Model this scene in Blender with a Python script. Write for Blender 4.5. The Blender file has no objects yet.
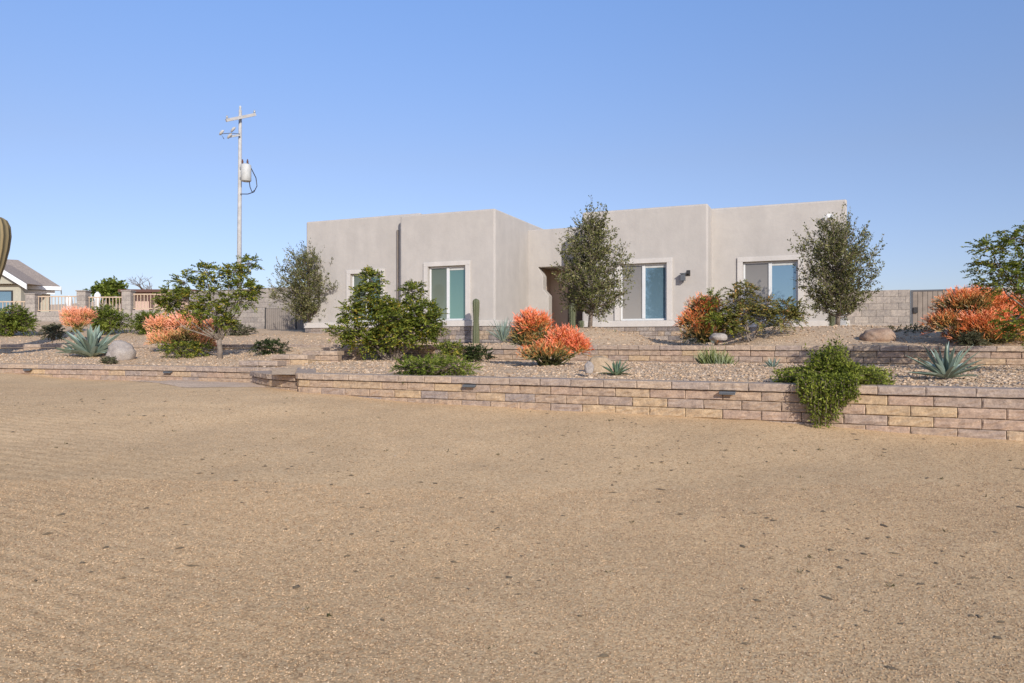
import bpy, math, random
import numpy as np
from mathutils import Vector, noise
R = math.radians
F = 720.0            # focal length in pixels of the 1024 wide frame
E = 1.5              # eye height above the ground at the camera
HY = 341.5
rng = np.random.default_rng(7)
random.seed(7)
scene = bpy.context.scene
C = scene.collection

# ------------------------------------------------------------------ helpers
def W(px, py, Y):
    return np.array([(px - 512) / F * Y, Y, E + (HY - py) / F * Y])
def XY(px, Y):
    return np.array([(px - 512) / F * Y, Y])

def tag(o, label=None, cat=None, group=None, kind=None):
    if label: o['label'] = label
    if cat: o['category'] = cat
    if group: o['group'] = group
    if kind: o['kind'] = kind
    return o

def empty(name, loc, label, cat, group=None):
    o = bpy.data.objects.new(name, None); C.objects.link(o)
    o.location = Vector(loc); o.empty_display_size = .2
    return tag(o, label, cat, group)

def smoothstep(a, b, x):
    t = np.clip((x - a) / (b - a), 0, 1)
    return t * t * (3 - 2 * t)

class MB:
    """collects vertices and faces (one mesh)"""
    def __init__(s): s.v = []; s.f = []; s.n = 0; s.a = []
    def add(s, v, f, a=None):
        v = np.asarray(v, float).reshape(-1, 3)
        s.v.append(v)
        for q in f: s.f.append(tuple(int(i) + s.n for i in q))
        s.a.append(np.full(len(v), 0.0) if a is None else np.asarray(a, float).reshape(-1))
        s.n += len(v)
    def box(s, lo, hi, M=None):
        x0, y0, z0 = lo; x1, y1, z1 = hi
        v = np.array([[x0,y0,z0],[x1,y0,z0],[x1,y1,z0],[x0,y1,z0],[x0,y0,z1],[x1,y0,z1],[x1,y1,z1],[x0,y1,z1]], float)
        if M is not None: v = M(v)
        s.add(v, [(0,3,2,1),(4,5,6,7),(0,1,5,4),(1,2,6,5),(2,3,7,6),(3,0,4,7)])
    def quads(s, v4, a=None):
        """v4: N x 4 x 3"""
        n = len(v4)
        v = v4.reshape(-1, 3); base = s.n
        s.v.append(v); idx = np.arange(n * 4).reshape(n, 4) + base
        s.f.extend(map(tuple, idx.tolist()))
        s.a.append(np.zeros(n * 4) if a is None else np.repeat(a, 4))
        s.n += n * 4
    def tube(s, pts, rad, sides=6, a=None, cap=True):
        pts = np.asarray(pts, float); n = len(pts)
        rad = np.broadcast_to(np.asarray(rad, float), (n,))
        d = np.gradient(pts, axis=0); d /= np.linalg.norm(d, axis=1)[:, None] + 1e-9
        ref = np.array([.31, .17, .94]) if abs(d[0] @ np.array([.31,.17,.94])) < .9 else np.array([1., 0, 0])
        vs = []
        for i in range(n):
            x = np.cross(d[i], ref); x /= np.linalg.norm(x) + 1e-9; y = np.cross(d[i], x)
            an = np.arange(sides) * 2 * math.pi / sides
            vs.append(pts[i] + rad[i] * (np.cos(an)[:, None] * x + np.sin(an)[:, None] * y))
        f = []
        for i in range(n - 1):
            for k in range(sides):
                f.append((i*sides+k, i*sides+(k+1) % sides, (i+1)*sides+(k+1) % sides, (i+1)*sides+k))
        if cap:
            f.append(tuple(range(sides))[::-1]); f.append(tuple(range((n-1)*sides, n*sides)))
        s.add(np.vstack(vs), f, None if a is None else np.repeat(np.asarray(a, float), sides))
    def build(s, name, mat, parent=None, smooth=False, attr=None, bevel=0):
        me = bpy.data.meshes.new(name)
        V = np.vstack(s.v)
        if parent is not None:
            V = V - np.array(parent_loc(parent))
        me.vertices.add(len(V)); me.vertices.foreach_set('co', V.astype(np.float32).ravel())
        tot = np.array([len(q) for q in s.f], np.int32)
        flat = np.fromiter((i for q in s.f for i in q), np.int32)
        me.loops.add(len(flat)); me.loops.foreach_set('vertex_index', flat)
        me.polygons.add(len(tot)); st = np.zeros(len(tot), np.int32); st[1:] = np.cumsum(tot)[:-1]
        me.polygons.foreach_set('loop_start', st); me.polygons.foreach_set('loop_total', tot)
        me.polygons.foreach_set('use_smooth', np.full(len(tot), bool(smooth)))
        me.update(calc_edges=True); me.validate()
        if attr:
            at = me.attributes.new(attr, 'FLOAT', 'POINT'); at.data.foreach_set('value', np.concatenate(s.a).astype(np.float32))
        me.materials.append(mat)
        o = bpy.data.objects.new(name, me); C.objects.link(o)
        if parent is not None: o.parent = parent
        if bevel:
            b = o.modifiers.new('bevel', 'BEVEL'); b.width = bevel; b.segments = 2; b.limit_method = 'ANGLE'
        return o

def parent_loc(p):
    l = np.zeros(3)
    while p is not None:
        l += np.array(p.location); p = p.parent
    return l

def solo(mb, name, mat, label, cat, group=None, base=None, **k):
    """a thing that is one mesh, its origin at its base"""
    o = mb.build(name, mat, **k)
    if base is None:
        V = np.vstack(mb.v); base = np.array([V[:,0].mean(), V[:,1].mean(), V[:,2].min()])
    o.data.transform(__import__('mathutils').Matrix.Translation(-Vector(base))); o.location = Vector(base)
    return tag(o, label, cat, group)

# ------------------------------------------------------------------ materials
def newmat(name):
    m = bpy.data.materials.new(name); m.use_nodes = True
    nt = m.node_tree; b = nt.nodes['Principled BSDF']
    return m, nt, b
def N(nt, t, **k):
    n = nt.nodes.new(t)
    for a, v in k.items(): setattr(n, a, v)
    return n
def ramp(nt, stops, interp='LINEAR'):
    r = N(nt, 'ShaderNodeValToRGB'); cr = r.color_ramp; cr.interpolation = interp
    cr.elements[0].position = stops[0][0]; cr.elements[1].position = stops[-1][0]
    for p, c in stops[1:-1]: cr.elements.new(p)
    for e, (p, c) in zip(cr.elements, stops): e.color = (c[0], c[1], c[2], 1)
    return r
def noise_tex(nt, co, scale, detail=4, rough=.6):
    n = N(nt, 'ShaderNodeTexNoise'); n.inputs['Scale'].default_value = scale
    n.inputs['Detail'].default_value = detail; n.inputs['Roughness'].default_value = rough
    nt.links.new(co, n.inputs['Vector']); return n
def mixc(nt, fac, a, b, mode='MIX'):
    m = N(nt, 'ShaderNodeMix'); m.data_type = 'RGBA'; m.blend_type = mode
    for sock, v in ((m.inputs['Factor'], fac), (m.inputs['A'], a), (m.inputs['B'], b)):
        pass
    def put(i, v):
        if hasattr(v, 'is_output'): nt.links.new(v, m.inputs[i])
        elif isinstance(v, (int, float)): m.inputs[i].default_value = v
        else: m.inputs[i].default_value = (v[0], v[1], v[2], 1)
    put(0, fac); put(6, a); put(7, b)
    return m.outputs[2]
def bump(nt, h, strength, dist, prev=None):
    b = N(nt, 'ShaderNodeBump'); b.inputs['Strength'].default_value = strength; b.inputs['Distance'].default_value = dist
    nt.links.new(h, b.inputs['Height'])
    if prev is not None: nt.links.new(prev, b.inputs['Normal'])
    return b.outputs[0]

def plain(name, col, rough=.6, metal=0, var=.12, scale=6, spec=.4):
    m, nt, b = newmat(name)
    co = N(nt, 'ShaderNodeTexCoord').outputs['Object']
    n = noise_tex(nt, co, scale)
    r = ramp(nt, [(.3, [c*(1-var) for c in col]), (.7, [min(1, c*(1+var)) for c in col])])
    nt.links.new(n.outputs['Fac'], r.inputs[0]); nt.links.new(r.outputs[0], b.inputs['Base Color'])
    b.inputs['Roughness'].default_value = rough; b.inputs['Metallic'].default_value = metal
    b.inputs['Specular IOR Level'].default_value = spec
    return m

def leafmat(name, stops, transl=.25, rough=.5, var=.3):
    m, nt, b = newmat(name)
    g = N(nt, 'ShaderNodeNewGeometry')
    co = N(nt, 'ShaderNodeTexCoord').outputs['Object']
    n = noise_tex(nt, co, 3.0, 2)
    add = N(nt, 'ShaderNodeMath', operation='MULTIPLY_ADD')
    nt.links.new(g.outputs['Random Per Island'], add.inputs[0]); add.inputs[1].default_value = .75
    sc = N(nt, 'ShaderNodeMath', operation='MULTIPLY_ADD'); nt.links.new(n.outputs['Fac'], sc.inputs[0]); sc.inputs[1].default_value = .9; sc.inputs[2].default_value = -.33
    nt.links.new(sc.outputs[0], add.inputs[2])
    r = ramp(nt, stops); nt.links.new(add.outputs[0], r.inputs[0])
    nt.links.new(r.outputs[0], b.inputs['Base Color']); b.inputs['Roughness'].default_value = rough
    b.inputs['Specular IOR Level'].default_value = .18
    t = N(nt, 'ShaderNodeBsdfTranslucent'); nt.links.new(r.outputs[0], t.inputs[0])
    mx = N(nt, 'ShaderNodeMixShader'); mx.inputs[0].default_value = transl
    nt.links.new(b.outputs[0], mx.inputs[1]); nt.links.new(t.outputs[0], mx.inputs[2])
    nt.links.new(mx.outputs[0], nt.nodes['Material Output'].inputs[0])
    return m

def attrmat(name, stops, rough=.5, attr='tone'):
    m, nt, b = newmat(name)
    a = N(nt, 'ShaderNodeAttribute'); a.attribute_name = attr
    r = ramp(nt, stops); nt.links.new(a.outputs['Fac'], r.inputs[0])
    g = N(nt, 'ShaderNodeNewGeometry')
    hs = N(nt, 'ShaderNodeHueSaturation')
    mp = N(nt, 'ShaderNodeMapRange'); mp.inputs['To Min'].default_value = .7; mp.inputs['To Max'].default_value = 1.25
    nt.links.new(g.outputs['Random Per Island'], mp.inputs[0]); nt.links.new(mp.outputs[0], hs.inputs['Value'])
    nt.links.new(r.outputs[0], hs.inputs['Color']); nt.links.new(hs.outputs[0], b.inputs['Base Color'])
    b.inputs['Roughness'].default_value = rough
    return m

def gravelmat(name, dark, mid, light, scale, big, bstr=.6, bdist=.006, tint=None, fleck=.5, near=1.):
    m, nt, b = newmat(name)
    co = N(nt, 'ShaderNodeTexCoord').outputs['Object']
    warp = noise_tex(nt, co, scale * .6, 2)
    wv = N(nt, 'ShaderNodeVectorMath', operation='MULTIPLY_ADD'); nt.links.new(warp.outputs['Color'], wv.inputs[0])
    wv.inputs[1].default_value = (.5/scale,)*3; nt.links.new(co, wv.inputs[2])
    v = N(nt, 'ShaderNodeTexVoronoi'); v.inputs['Scale'].default_value = scale; nt.links.new(wv.outputs[0], v.inputs['Vector'])
    sep = N(nt, 'ShaderNodeSeparateColor'); nt.links.new(v.outputs['Color'], sep.inputs[0])
    v2 = N(nt, 'ShaderNodeTexVoronoi'); v2.inputs['Scale'].default_value = scale * 2.3; nt.links.new(co, v2.inputs['Vector'])
    sep2 = N(nt, 'ShaderNodeSeparateColor'); nt.links.new(v2.outputs['Color'], sep2.inputs[0])
    r = ramp(nt, [(0, dark), (.22, mid), (.75, [ (a+c)/2 for a, c in zip(mid, light)]), (1, light)])
    nt.links.new(sep.outputs[0], r.inputs[0])
    r2 = ramp(nt, [(0, dark), (.3, mid), (.9, mid), (1, light)]); nt.links.new(sep2.outputs[1], r2.inputs[0])
    c = mixc(nt, .45, r.outputs[0], r2.outputs[0])
    # gaps between grains
    gp = ramp(nt, [(.35, (1,1,1)), (.8, (.62,.58,.55))]); nt.links.new(v.outputs['Distance'], gp.inputs[0])
    c = mixc(nt, fleck, c, gp.outputs[0], 'MULTIPLY')
    # broad patches
    n1 = noise_tex(nt, co, big, 5, .55); n2 = noise_tex(nt, co, big * 5.3, 4, .6)
    p1 = ramp(nt, [(.3, (.90,.885,.87)), (.7, (1.07,1.06,1.05))]); nt.links.new(n1.outputs['Fac'], p1.inputs[0])
    p2 = ramp(nt, [(.3, (.92,.915,.91)), (.68, (1.06,1.06,1.055))]); nt.links.new(n2.outputs['Fac'], p2.inputs[0])
    c = mixc(nt, 1, c, p1.outputs[0], 'MULTIPLY'); c = mixc(nt, 1, c, p2.outputs[0], 'MULTIPLY')
    if near < 1:      # darker toward the camera: shade between grains painted into the colour
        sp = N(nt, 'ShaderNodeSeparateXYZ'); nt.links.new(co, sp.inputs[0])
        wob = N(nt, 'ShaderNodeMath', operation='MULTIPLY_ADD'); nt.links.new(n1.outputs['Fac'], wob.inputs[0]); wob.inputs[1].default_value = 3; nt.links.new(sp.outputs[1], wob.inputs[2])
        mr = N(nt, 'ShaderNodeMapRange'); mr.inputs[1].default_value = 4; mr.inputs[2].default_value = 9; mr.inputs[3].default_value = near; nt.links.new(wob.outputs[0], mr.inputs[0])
        # faint rake lines in places
        wm = N(nt, 'ShaderNodeMapping'); wm.inputs['Rotation'].default_value = (0, 0, R(-68)); nt.links.new(co, wm.inputs[0])
        wv_ = N(nt, 'ShaderNodeTexWave'); wv_.inputs['Scale'].default_value = 2.6; wv_.inputs['Distortion'].default_value = 2.2; wv_.inputs['Detail'].default_value = 3; wv_.inputs['Detail Scale'].default_value = .6; nt.links.new(wm.outputs[0], wv_.inputs[0])
        mk = N(nt, 'ShaderNodeMapRange'); mk.inputs[1].default_value = 3.0; mk.inputs[2].default_value = 5.2; mk.inputs[3].default_value = 0; mk.inputs[4].default_value = 1
        ms = N(nt, 'ShaderNodeMath', operation='MULTIPLY_ADD'); nt.links.new(sp.outputs[0], ms.inputs[0]); ms.inputs[1].default_value = -1; mi = N(nt, 'ShaderNodeMath', operation='MULTIPLY_ADD'); nt.links.new(sp.outputs[1], mi.inputs[0]); mi.inputs[1].default_value = -.8; mi.inputs[2].default_value = 5.6; nt.links.new(mi.outputs[0], ms.inputs[2]); nt.links.new(ms.outputs[0], mk.inputs[0])
        wr = ramp(nt, [(.2, (.90,.89,.88)), (.8, (1.05,1.05,1.05))]); nt.links.new(wv_.outputs['Fac'], wr.inputs[0])
        c = mixc(nt, mk.outputs[0], c, mixc(nt, 1, c, wr.outputs[0], 'MULTIPLY'))
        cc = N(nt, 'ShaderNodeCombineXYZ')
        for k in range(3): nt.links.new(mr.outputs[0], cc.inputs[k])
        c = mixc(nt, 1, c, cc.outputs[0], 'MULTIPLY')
    nt.links.new(c, b.inputs['Base Color'])
    b.inputs['Roughness'].default_value = .95; b.inputs['Specular IOR Level'].default_value = .15
    inv = N(nt, 'ShaderNodeMath', operation='SUBTRACT'); inv.inputs[0].default_value = 1; nt.links.new(v.outputs['Distance'], inv.inputs[1])
    nb = bump(nt, n2.outputs['Fac'], .5, .05)
    nb = bump(nt, inv.outputs[0], bstr, bdist, nb)
    nt.links.new(nb, b.inputs['Normal'])
    return m

def stonemat(name, stops, interp='CONSTANT', bs=.5):
    m, nt, b = newmat(name)
    g = N(nt, 'ShaderNodeNewGeometry'); co = N(nt, 'ShaderNodeTexCoord').outputs['Object']
    r = ramp(nt, stops, interp); nt.links.new(g.outputs['Random Per Island'], r.inputs[0])
    n1 = noise_tex(nt, co, 13, 6, .75); n2 = noise_tex(nt, co, 60, 4, .7)
    p1 = ramp(nt, [(.32, (.68,.66,.68)), (.68, (1.22,1.19,1.12))]); nt.links.new(n1.outputs['Fac'], p1.inputs[0])
    p2 = ramp(nt, [(.3, (.75,.75,.75)), (.7, (1.15,1.15,1.15))]); nt.links.new(n2.outputs['Fac'], p2.inputs[0])
    c = mixc(nt, 1, r.outputs[0], p1.outputs[0], 'MULTIPLY'); c = mixc(nt, 1, c, p2.outputs[0], 'MULTIPLY')
    nt.links.new(c, b.inputs['Base Color']); b.inputs['Roughness'].default_value = .95; b.inputs['Specular IOR Level'].default_value = .15
    nt.links.new(bump(nt, n2.outputs['Fac'], bs, .01), b.inputs['Normal'])
    return m

M = {}
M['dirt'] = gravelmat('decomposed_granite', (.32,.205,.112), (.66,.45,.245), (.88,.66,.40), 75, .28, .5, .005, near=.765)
M['bed'] = gravelmat('bed_gravel', (.29,.20,.125), (.61,.435,.275), (.80,.62,.42), 34, .5, .6, .012)
M['pebble'] = stonemat('pebble', [(0,(.29,.20,.13)),(.2,(.50,.36,.235)),(.6,(.59,.44,.30)),(.85,(.64,.51,.38)),(1,(.40,.33,.27))], 'LINEAR')
M['block'] = stonemat('split_face_block', [(0,(.415,.312,.23)),(.22,(.445,.33,.236)),(.40,(.475,.355,.238)),(.54,(.39,.303,.243)),(.68,(.44,.322,.242)),(.82,(.50,.37,.235)),(.92,(.35,.288,.25))])
M['cap'] = stonemat('cap_block', [(0,(.42,.33,.26)),(.3,(.46,.36,.275)),(.55,(.40,.32,.265)),(.75,(.48,.37,.275))])
M['veneer'] = stonemat('stone_veneer', [(0,(.30,.25,.215)),(.25,(.38,.325,.28)),(.5,(.24,.21,.195)),(.68,(.42,.33,.245)),(.8,(.34,.30,.27)),(.93,(.47,.34,.22))])
M['cmu'] = stonemat('grey_concrete_block', [(0,(.35,.315,.28)),(.3,(.39,.35,.31)),(.6,(.325,.295,.265)),(.8,(.41,.37,.325))], 'CONSTANT', .3)
def stuccomat(name, col):
    m, nt, b = newmat(name)
    co = N(nt, 'ShaderNodeTexCoord').outputs['Object']
    mp = N(nt, 'ShaderNodeMapping'); mp.inputs['Scale'].default_value = (1.6, 1.6, .35); nt.links.new(co, mp.inputs[0])
    n1 = noise_tex(nt, mp.outputs[0], 1.3, 5, .6); n2 = noise_tex(nt, co, 90, 3, .6); n3 = noise_tex(nt, co, 2.6, 5, .7)
    p1 = ramp(nt, [(.3, [c*.93 for c in col]), (.7, [c*1.05 for c in col])]); nt.links.new(n1.outputs['Fac'], p1.inputs[0])
    p3 = ramp(nt, [(.3, (.94,.94,.94)), (.7, (1.04,1.04,1.03))]); nt.links.new(n3.outputs['Fac'], p3.inputs[0])
    nt.links.new(mixc(nt, 1, p1.outputs[0], p3.outputs[0], 'MULTIPLY'), b.inputs['Base Color'])
    b.inputs['Roughness'].default_value = .95; b.inputs['Specular IOR Level'].default_value = .1
    nb = bump(nt, n3.outputs['Fac'], .3, .03); nb = bump(nt, n2.outputs['Fac'], .3, .006, nb)
    nt.links.new(nb, b.inputs['Normal']); return m
M['stucco'] = stuccomat('stucco', (.47,.432,.39))
M['stucco_porch'] = stuccomat('porch_stucco', (.62,.48,.36))
M['trim'] = stuccomat('white_trim', (.565,.525,.48))
M['vinyl'] = plain('white_vinyl', (.66,.66,.64), .4, var=.03)
def glassmat(name, col, refl, tint):
    m, nt, b = newmat(name)
    co = N(nt, 'ShaderNodeTexCoord').outputs['Generated']; sp = N(nt, 'ShaderNodeSeparateXYZ'); nt.links.new(co, sp.inputs[0])
    r = ramp(nt, [(0, [c*1.25 for c in col]), (1, [c*.8 for c in col])])       # blinds behind, paler low down
    nt.links.new(sp.outputs[2], r.inputs[0]); nt.links.new(r.outputs[0], b.inputs['Base Color'])
    b.inputs['Roughness'].default_value = .9; b.inputs['Specular IOR Level'].default_value = 0
    g = N(nt, 'ShaderNodeBsdfGlossy'); g.inputs['Roughness'].default_value = .03; g.inputs['Color'].default_value = (*tint, 1)
    mx = N(nt, 'ShaderNodeMixShader'); mx.inputs[0].default_value = refl
    nt.links.new(b.outputs[0], mx.inputs[1]); nt.links.new(g.outputs[0], mx.inputs[2])
    nt.links.new(mx.outputs[0], nt.nodes['Material Output'].inputs[0]); return m
M['glass_teal'] = glassmat('teal_glass', (.115,.20,.17), .16, (.7,.95,.95))
M['glass_blue'] = glassmat('blue_glass', (.115,.19,.235), .26, (.65,.85,1))
M['screen_green'] = glassmat('green_screen', (.135,.16,.125), .05, (.8,.95,.9))
M['screen'] = glassmat('insect_screen', (.235,.215,.19), .05, (.8,.9,1))
M['dark_metal'] = plain('dark_metal', (.035,.032,.03), .5, var=.15)
M['base_dark'] = plain('dark_base_strip', (.10,.09,.085), .7)
M['gate_brown'] = plain('brown_steel', (.22,.185,.155), .55, var=.12, scale=3)
M['gate_wood'] = plain('taupe_board', (.25,.205,.165), .7, var=.18, scale=4)
M['blue_steel'] = plain('dark_grey_steel', (.10,.10,.105), .6)
M['door'] = plain('brown_door', (.085,.055,.038), .5)
M['grey_metal'] = plain('grey_metal', (.42,.42,.41), .45, .3)
M['light_grey'] = plain('light_grey_paint', (.50,.50,.47), .6)
M['fixture'] = plain('slate_fixture', (.11,.12,.13), .5)
M['pole'] = plain('weathered_pole', (.45,.43,.40), .8, var=.15)
M['tan_rail'] = plain('tan_paint', (.52,.39,.27), .6)
M['white'] = plain('white_paint', (.8,.79,.77), .6, var=.04)
M['roof'] = stonemat('roof_tile', [(0,(.31,.265,.235)),(.4,(.36,.30,.26)),(.7,(.28,.245,.225))])
M['sage'] = stuccomat('sage_stucco', (.42,.39,.31))
M['pink'] = stuccomat('pinkish_wall', (.56,.40,.33))
M['rust'] = plain('rusty_brown', (.12,.06,.045), .8)
M['bark'] = plain('grey_brown_bark', (.20,.16,.125), .9, var=.35, scale=14)
M['bark_pale'] = plain('pale_bark', (.33,.28,.235), .9, var=.3, scale=14)
M['twig'] = plain('thin_twig', (.17,.125,.09), .9, var=.3)
M['oak'] = leafmat('oak_leaf', [(0,(.028,.034,.010)),(.4,(.105,.118,.032)),(.72,(.215,.21,.07)),(1,(.44,.39,.20))], .2)
M['bird'] = leafmat('feathery_leaf', [(0,(.04,.056,.010)),(.4,(.135,.175,.026)),(.72,(.25,.28,.045)),(.9,(.50,.40,.06)),(1,(.60,.38,.08))], .25)
M['bird_dull'] = leafmat('olive_leaf', [(0,(.05,.058,.015)),(.4,(.17,.18,.046)),(.7,(.31,.28,.08)),(.88,(.50,.29,.10)),(1,(.52,.26,.10))], .25)
M['green'] = leafmat('fresh_leaf', [(0,(.045,.065,.010)),(.5,(.16,.21,.030)),(1,(.35,.37,.07))], .25)
M['trail'] = leafmat('trailing_leaf', [(0,(.045,.06,.008)),(.45,(.16,.195,.025)),(.8,(.30,.325,.05)),(1,(.42,.41,.10))], .25)
M['dull'] = leafmat('grey_green_leaf', [(0,(.04,.042,.02)),(.5,(.12,.12,.06)),(1,(.24,.22,.13))], .2)
M['sagebush'] = leafmat('blue_grey_leaf', [(0,(.09,.10,.085)),(.5,(.20,.22,.18)),(1,(.33,.34,.29))], .2)
M['darkgreen'] = leafmat('dark_leaf', [(0,(.012,.022,.008)),(.5,(.04,.06,.018)),(1,(.10,.12,.04))], .2)
M['fire'] = attrmat('coral_stem', [(0,(.05,.06,.02)),(.25,(.17,.16,.05)),(.42,(.45,.27,.08)),(.6,(.66,.22,.06)),(.8,(.74,.15,.05)),(1,(.84,.25,.12))])
M['fire_orange'] = attrmat('orange_stem', [(0,(.05,.06,.02)),(.25,(.20,.16,.05)),(.42,(.45,.24,.07)),(.6,(.64,.22,.055)),(.8,(.74,.165,.05)),(1,(.84,.28,.11))])
M['fire_salmon'] = attrmat('salmon_stem', [(0,(.10,.09,.03)),(.25,(.34,.26,.06)),(.42,(.62,.34,.13)),(.6,(.78,.33,.15)),(.8,(.86,.33,.18)),(1,(.90,.44,.28))])
M['agave'] = attrmat('agave_leaf', [(0,(.09,.115,.075)),(.35,(.19,.25,.19)),(.75,(.28,.36,.30)),(1,(.36,.42,.35))], .5)
M['agave_green'] = attrmat('green_agave_leaf', [(0,(.05,.075,.035)),(.35,(.10,.16,.09)),(.75,(.17,.25,.16)),(1,(.26,.32,.22))], .5)
M['cactus'] = attrmat('cactus_skin', [(0,(.05,.06,.026)),(.5,(.12,.135,.06)),(1,(.26,.25,.15))], .6)
M['saguaro'] = attrmat('saguaro_skin', [(0,(.045,.04,.022)),(.5,(.14,.11,.055)),(1,(.36,.27,.13))], .7)
def rockmat(name, a, b_, c_):
    m, nt, b = newmat(name); co = N(nt, 'ShaderNodeTexCoord').outputs['Object']
    n1 = noise_tex(nt, co, 5, 6, .7); n2 = noise_tex(nt, co, 45, 4, .7)
    r = ramp(nt, [(.3, a), (.5, b_), (.72, c_)]); nt.links.new(n1.outputs['Fac'], r.inputs[0])
    p = ramp(nt, [(.3, (.75,.75,.75)), (.7, (1.15,1.15,1.15))]); nt.links.new(n2.outputs['Fac'], p.inputs[0])
    nt.links.new(mixc(nt, 1, r.outputs[0], p.outputs[0], 'MULTIPLY'), b.inputs['Base Color'])
    b.inputs['Roughness'].default_value = .95; nt.links.new(bump(nt, n2.outputs['Fac'], .5, .02), b.inputs['Normal']); return m
M['rock_tan'] = rockmat('tan_rock', (.30,.21,.13), (.42,.31,.20), (.50,.39,.27))
M['rock_red'] = rockmat('reddish_rock', (.24,.15,.10), (.36,.24,.165), (.45,.33,.24))
M['rock_grey'] = rockmat('grey_rock', (.24,.20,.175), (.36,.31,.27), (.45,.40,.35))
M['weed'] = leafmat('weed_leaf', [(0,(.05,.045,.02)),(.5,(.10,.09,.035)),(1,(.20,.16,.07))], .2)
M['debris'] = plain('dark_debris', (.15,.11,.065), .9)
M['grit'] = stonemat('grit', [(0,(.24,.155,.09)),(.3,(.46,.315,.185)),(.65,(.56,.395,.24)),(.9,(.63,.46,.29)),(1,(.70,.55,.38))], 'LINEAR', .2)
M['strip'] = gravelmat('grey_grit', (.36,.26,.185), (.62,.46,.325), (.80,.62,.46), 60, .6)
M['hill'] = plain('hazy_hill', (.44,.35,.27), 1, var=.1, scale=.02)

# ------------------------------------------------------------------ terrain shape
def n2(x, y, s, seed=0):
    return noise.noise(Vector((x * s + seed * 13.7, y * s - seed * 7.1, seed * 3.3)))
TL, TU = .437, .437
def Ylow(px):   return 8.85 / (1 + TL * (px - 512) / F)
def Yup(px):
    u = (px - 512) / F
    return 14.6 / (1 + TU * max(u, -.58)) - (0 if px > 95 else (95 - px) * .012)
def Yleft(px):
    return float(np.interp(px, [-300, 0, 120, 190, 260, 300], [17.5, 14.5, 13.6, 13.0, 12.3, 12.0]))
def ground_z(X, Y):
    f = .072 * min(Y, 9) + .02 * max(0, Y - 9) * (1 if Y < 16 else 16 - 9) if False else .072 * min(Y, 9) + .02 * min(max(0, Y - 9), 7)
    if Y < 0: f = .03 * Y
    z = f + .075 * smoothstep(0, 3, -X) + .068 * smoothstep(0, 4.7, X) + .06 * smoothstep(8, 10.5, -X)
    z += .065 * math.exp(-((X - 1.6) / 2.3) ** 2) * smoothstep(5.5, 8, Y) + .03 * math.exp(-((X + 3) / 1.5) ** 2) * smoothstep(7, 10, Y) - .05 * smoothstep(5, 8, -X) * (1 - .6 * smoothstep(8, 10.5, -X)) * smoothstep(9, 12, Y)
    k = min(1, max(0, 40 - math.hypot(X, Y)) / 20)
    return z + k * (.018 * n2(X, Y, .9, 1) + .010 * n2(X, Y, 3.1, 2))
def lowbed_z(X, Y):
    return E - .475 + .02 * n2(X, Y, 1.1, 3) + .012 * n2(X, Y, 3.5, 4) + .085 * smoothstep(0, 5, (Y + TL * X) - 8.85)
def leftbed_z(X, Y):
    px = 512 + F * X / Y
    r = smoothstep(235, 330, px)
    f = np.clip((Y - Yleft(px)) / (Yup(px) - Yleft(px)), 0, 1)
    return E - .475 + .29 * f * (1 - r) + .03 * n2(X, Y, .8, 5) + .012 * n2(X, Y, 3.0, 6) + r * .36 * smoothstep(-.1, 2.2, Y - Ystep(px))
def Ystep(px):
    return float(np.interp(px, [235, 262, 292, 320, 345, 365], [12.55, 13.0, 13.6, 14.4, 15.3, 16.0]))
HT, HC, HS = .42, math.cos(math.atan(.42)), math.sin(math.atan(.42))
def g2(x, y, cx, cy, sx, sy): return math.exp(-((x - cx) / sx) ** 2 - ((y - cy) / sy) ** 2)
def upbed_z(X, Y):
    px = 512 + F * X / Y
    d = Y - Yup(px)
    z = -.10 + .02 * n2(X, Y, .7, 8) + .012 * n2(X, Y, 3, 9)
    left = smoothstep(430, 60, px)
    z += smoothstep(0, 11, d) * float(np.interp(px, [-100, 60, 200, 300, 400, 445], [1.0, .92, .66, .50, .20, 0]))
    z += .45 * g2(X, Y, 1.85, 17.1, 1.45, 1.7)
    z += .42 * smoothstep(715, 775, px) * smoothstep(.3, 3.2, d)
    z += .05 * smoothstep(3, 7, d) * (1 - left)
    return E + z

def hit(px, py, bed):
    lo_, hi_ = 4., 40.
    for Y in np.arange(6.5, 34, .1):
        x, y = XY(px, Y)
        if bed(x, y) > E + (HY - py) / F * Y: return Y
    return 30.
def sheet(name, mat, f, pxs, ts, Yf, Yb, kind='structure'):
    mb = MB(); V = []; 
    for p in pxs:
        a, b = Yf(p), Yb(p)
        for t in ts:
            Y = a + (b - a) * t; x, y = XY(p, Y); V.append((x, y, f(x, y)))
    n = len(ts); Fs = [(i*n+j, (i+1)*n+j, (i+1)*n+j+1, i*n+j+1) for i in range(len(pxs)-1) for j in range(n-1)]
    mb.add(V, Fs); o = mb.build(name, mat, smooth=True); tag(o, kind=kind); return o

# main ground: one sheet to the horizon
def gaxis(lo, hi, step, far):
    a = list(np.arange(lo, hi + 1e-6, step)); k = step; x = hi
    while x < far: k *= 1.35; x += k; a.append(x)
    k = step; x = lo
    while x > -far: k *= 1.35; x -= k; a.insert(0, x)
    return a
gx, gy = gaxis(-14, 9, .16, 1500), gaxis(0, 17, .16, 1500)
mb = MB(); V = [(x, y, ground_z(x, y)) for x in gx for y in gy]; n = len(gy); GZ = np.array([v[2] for v in V]).reshape(len(gx), n)
mb.add(V, [(i*n+j, (i+1)*n+j, (i+1)*n+j+1, i*n+j+1) for i in range(len(gx)-1) for j in range(n-1)])
tag(mb.build('ground', M['dirt'], smooth=True), kind='structure')

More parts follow.
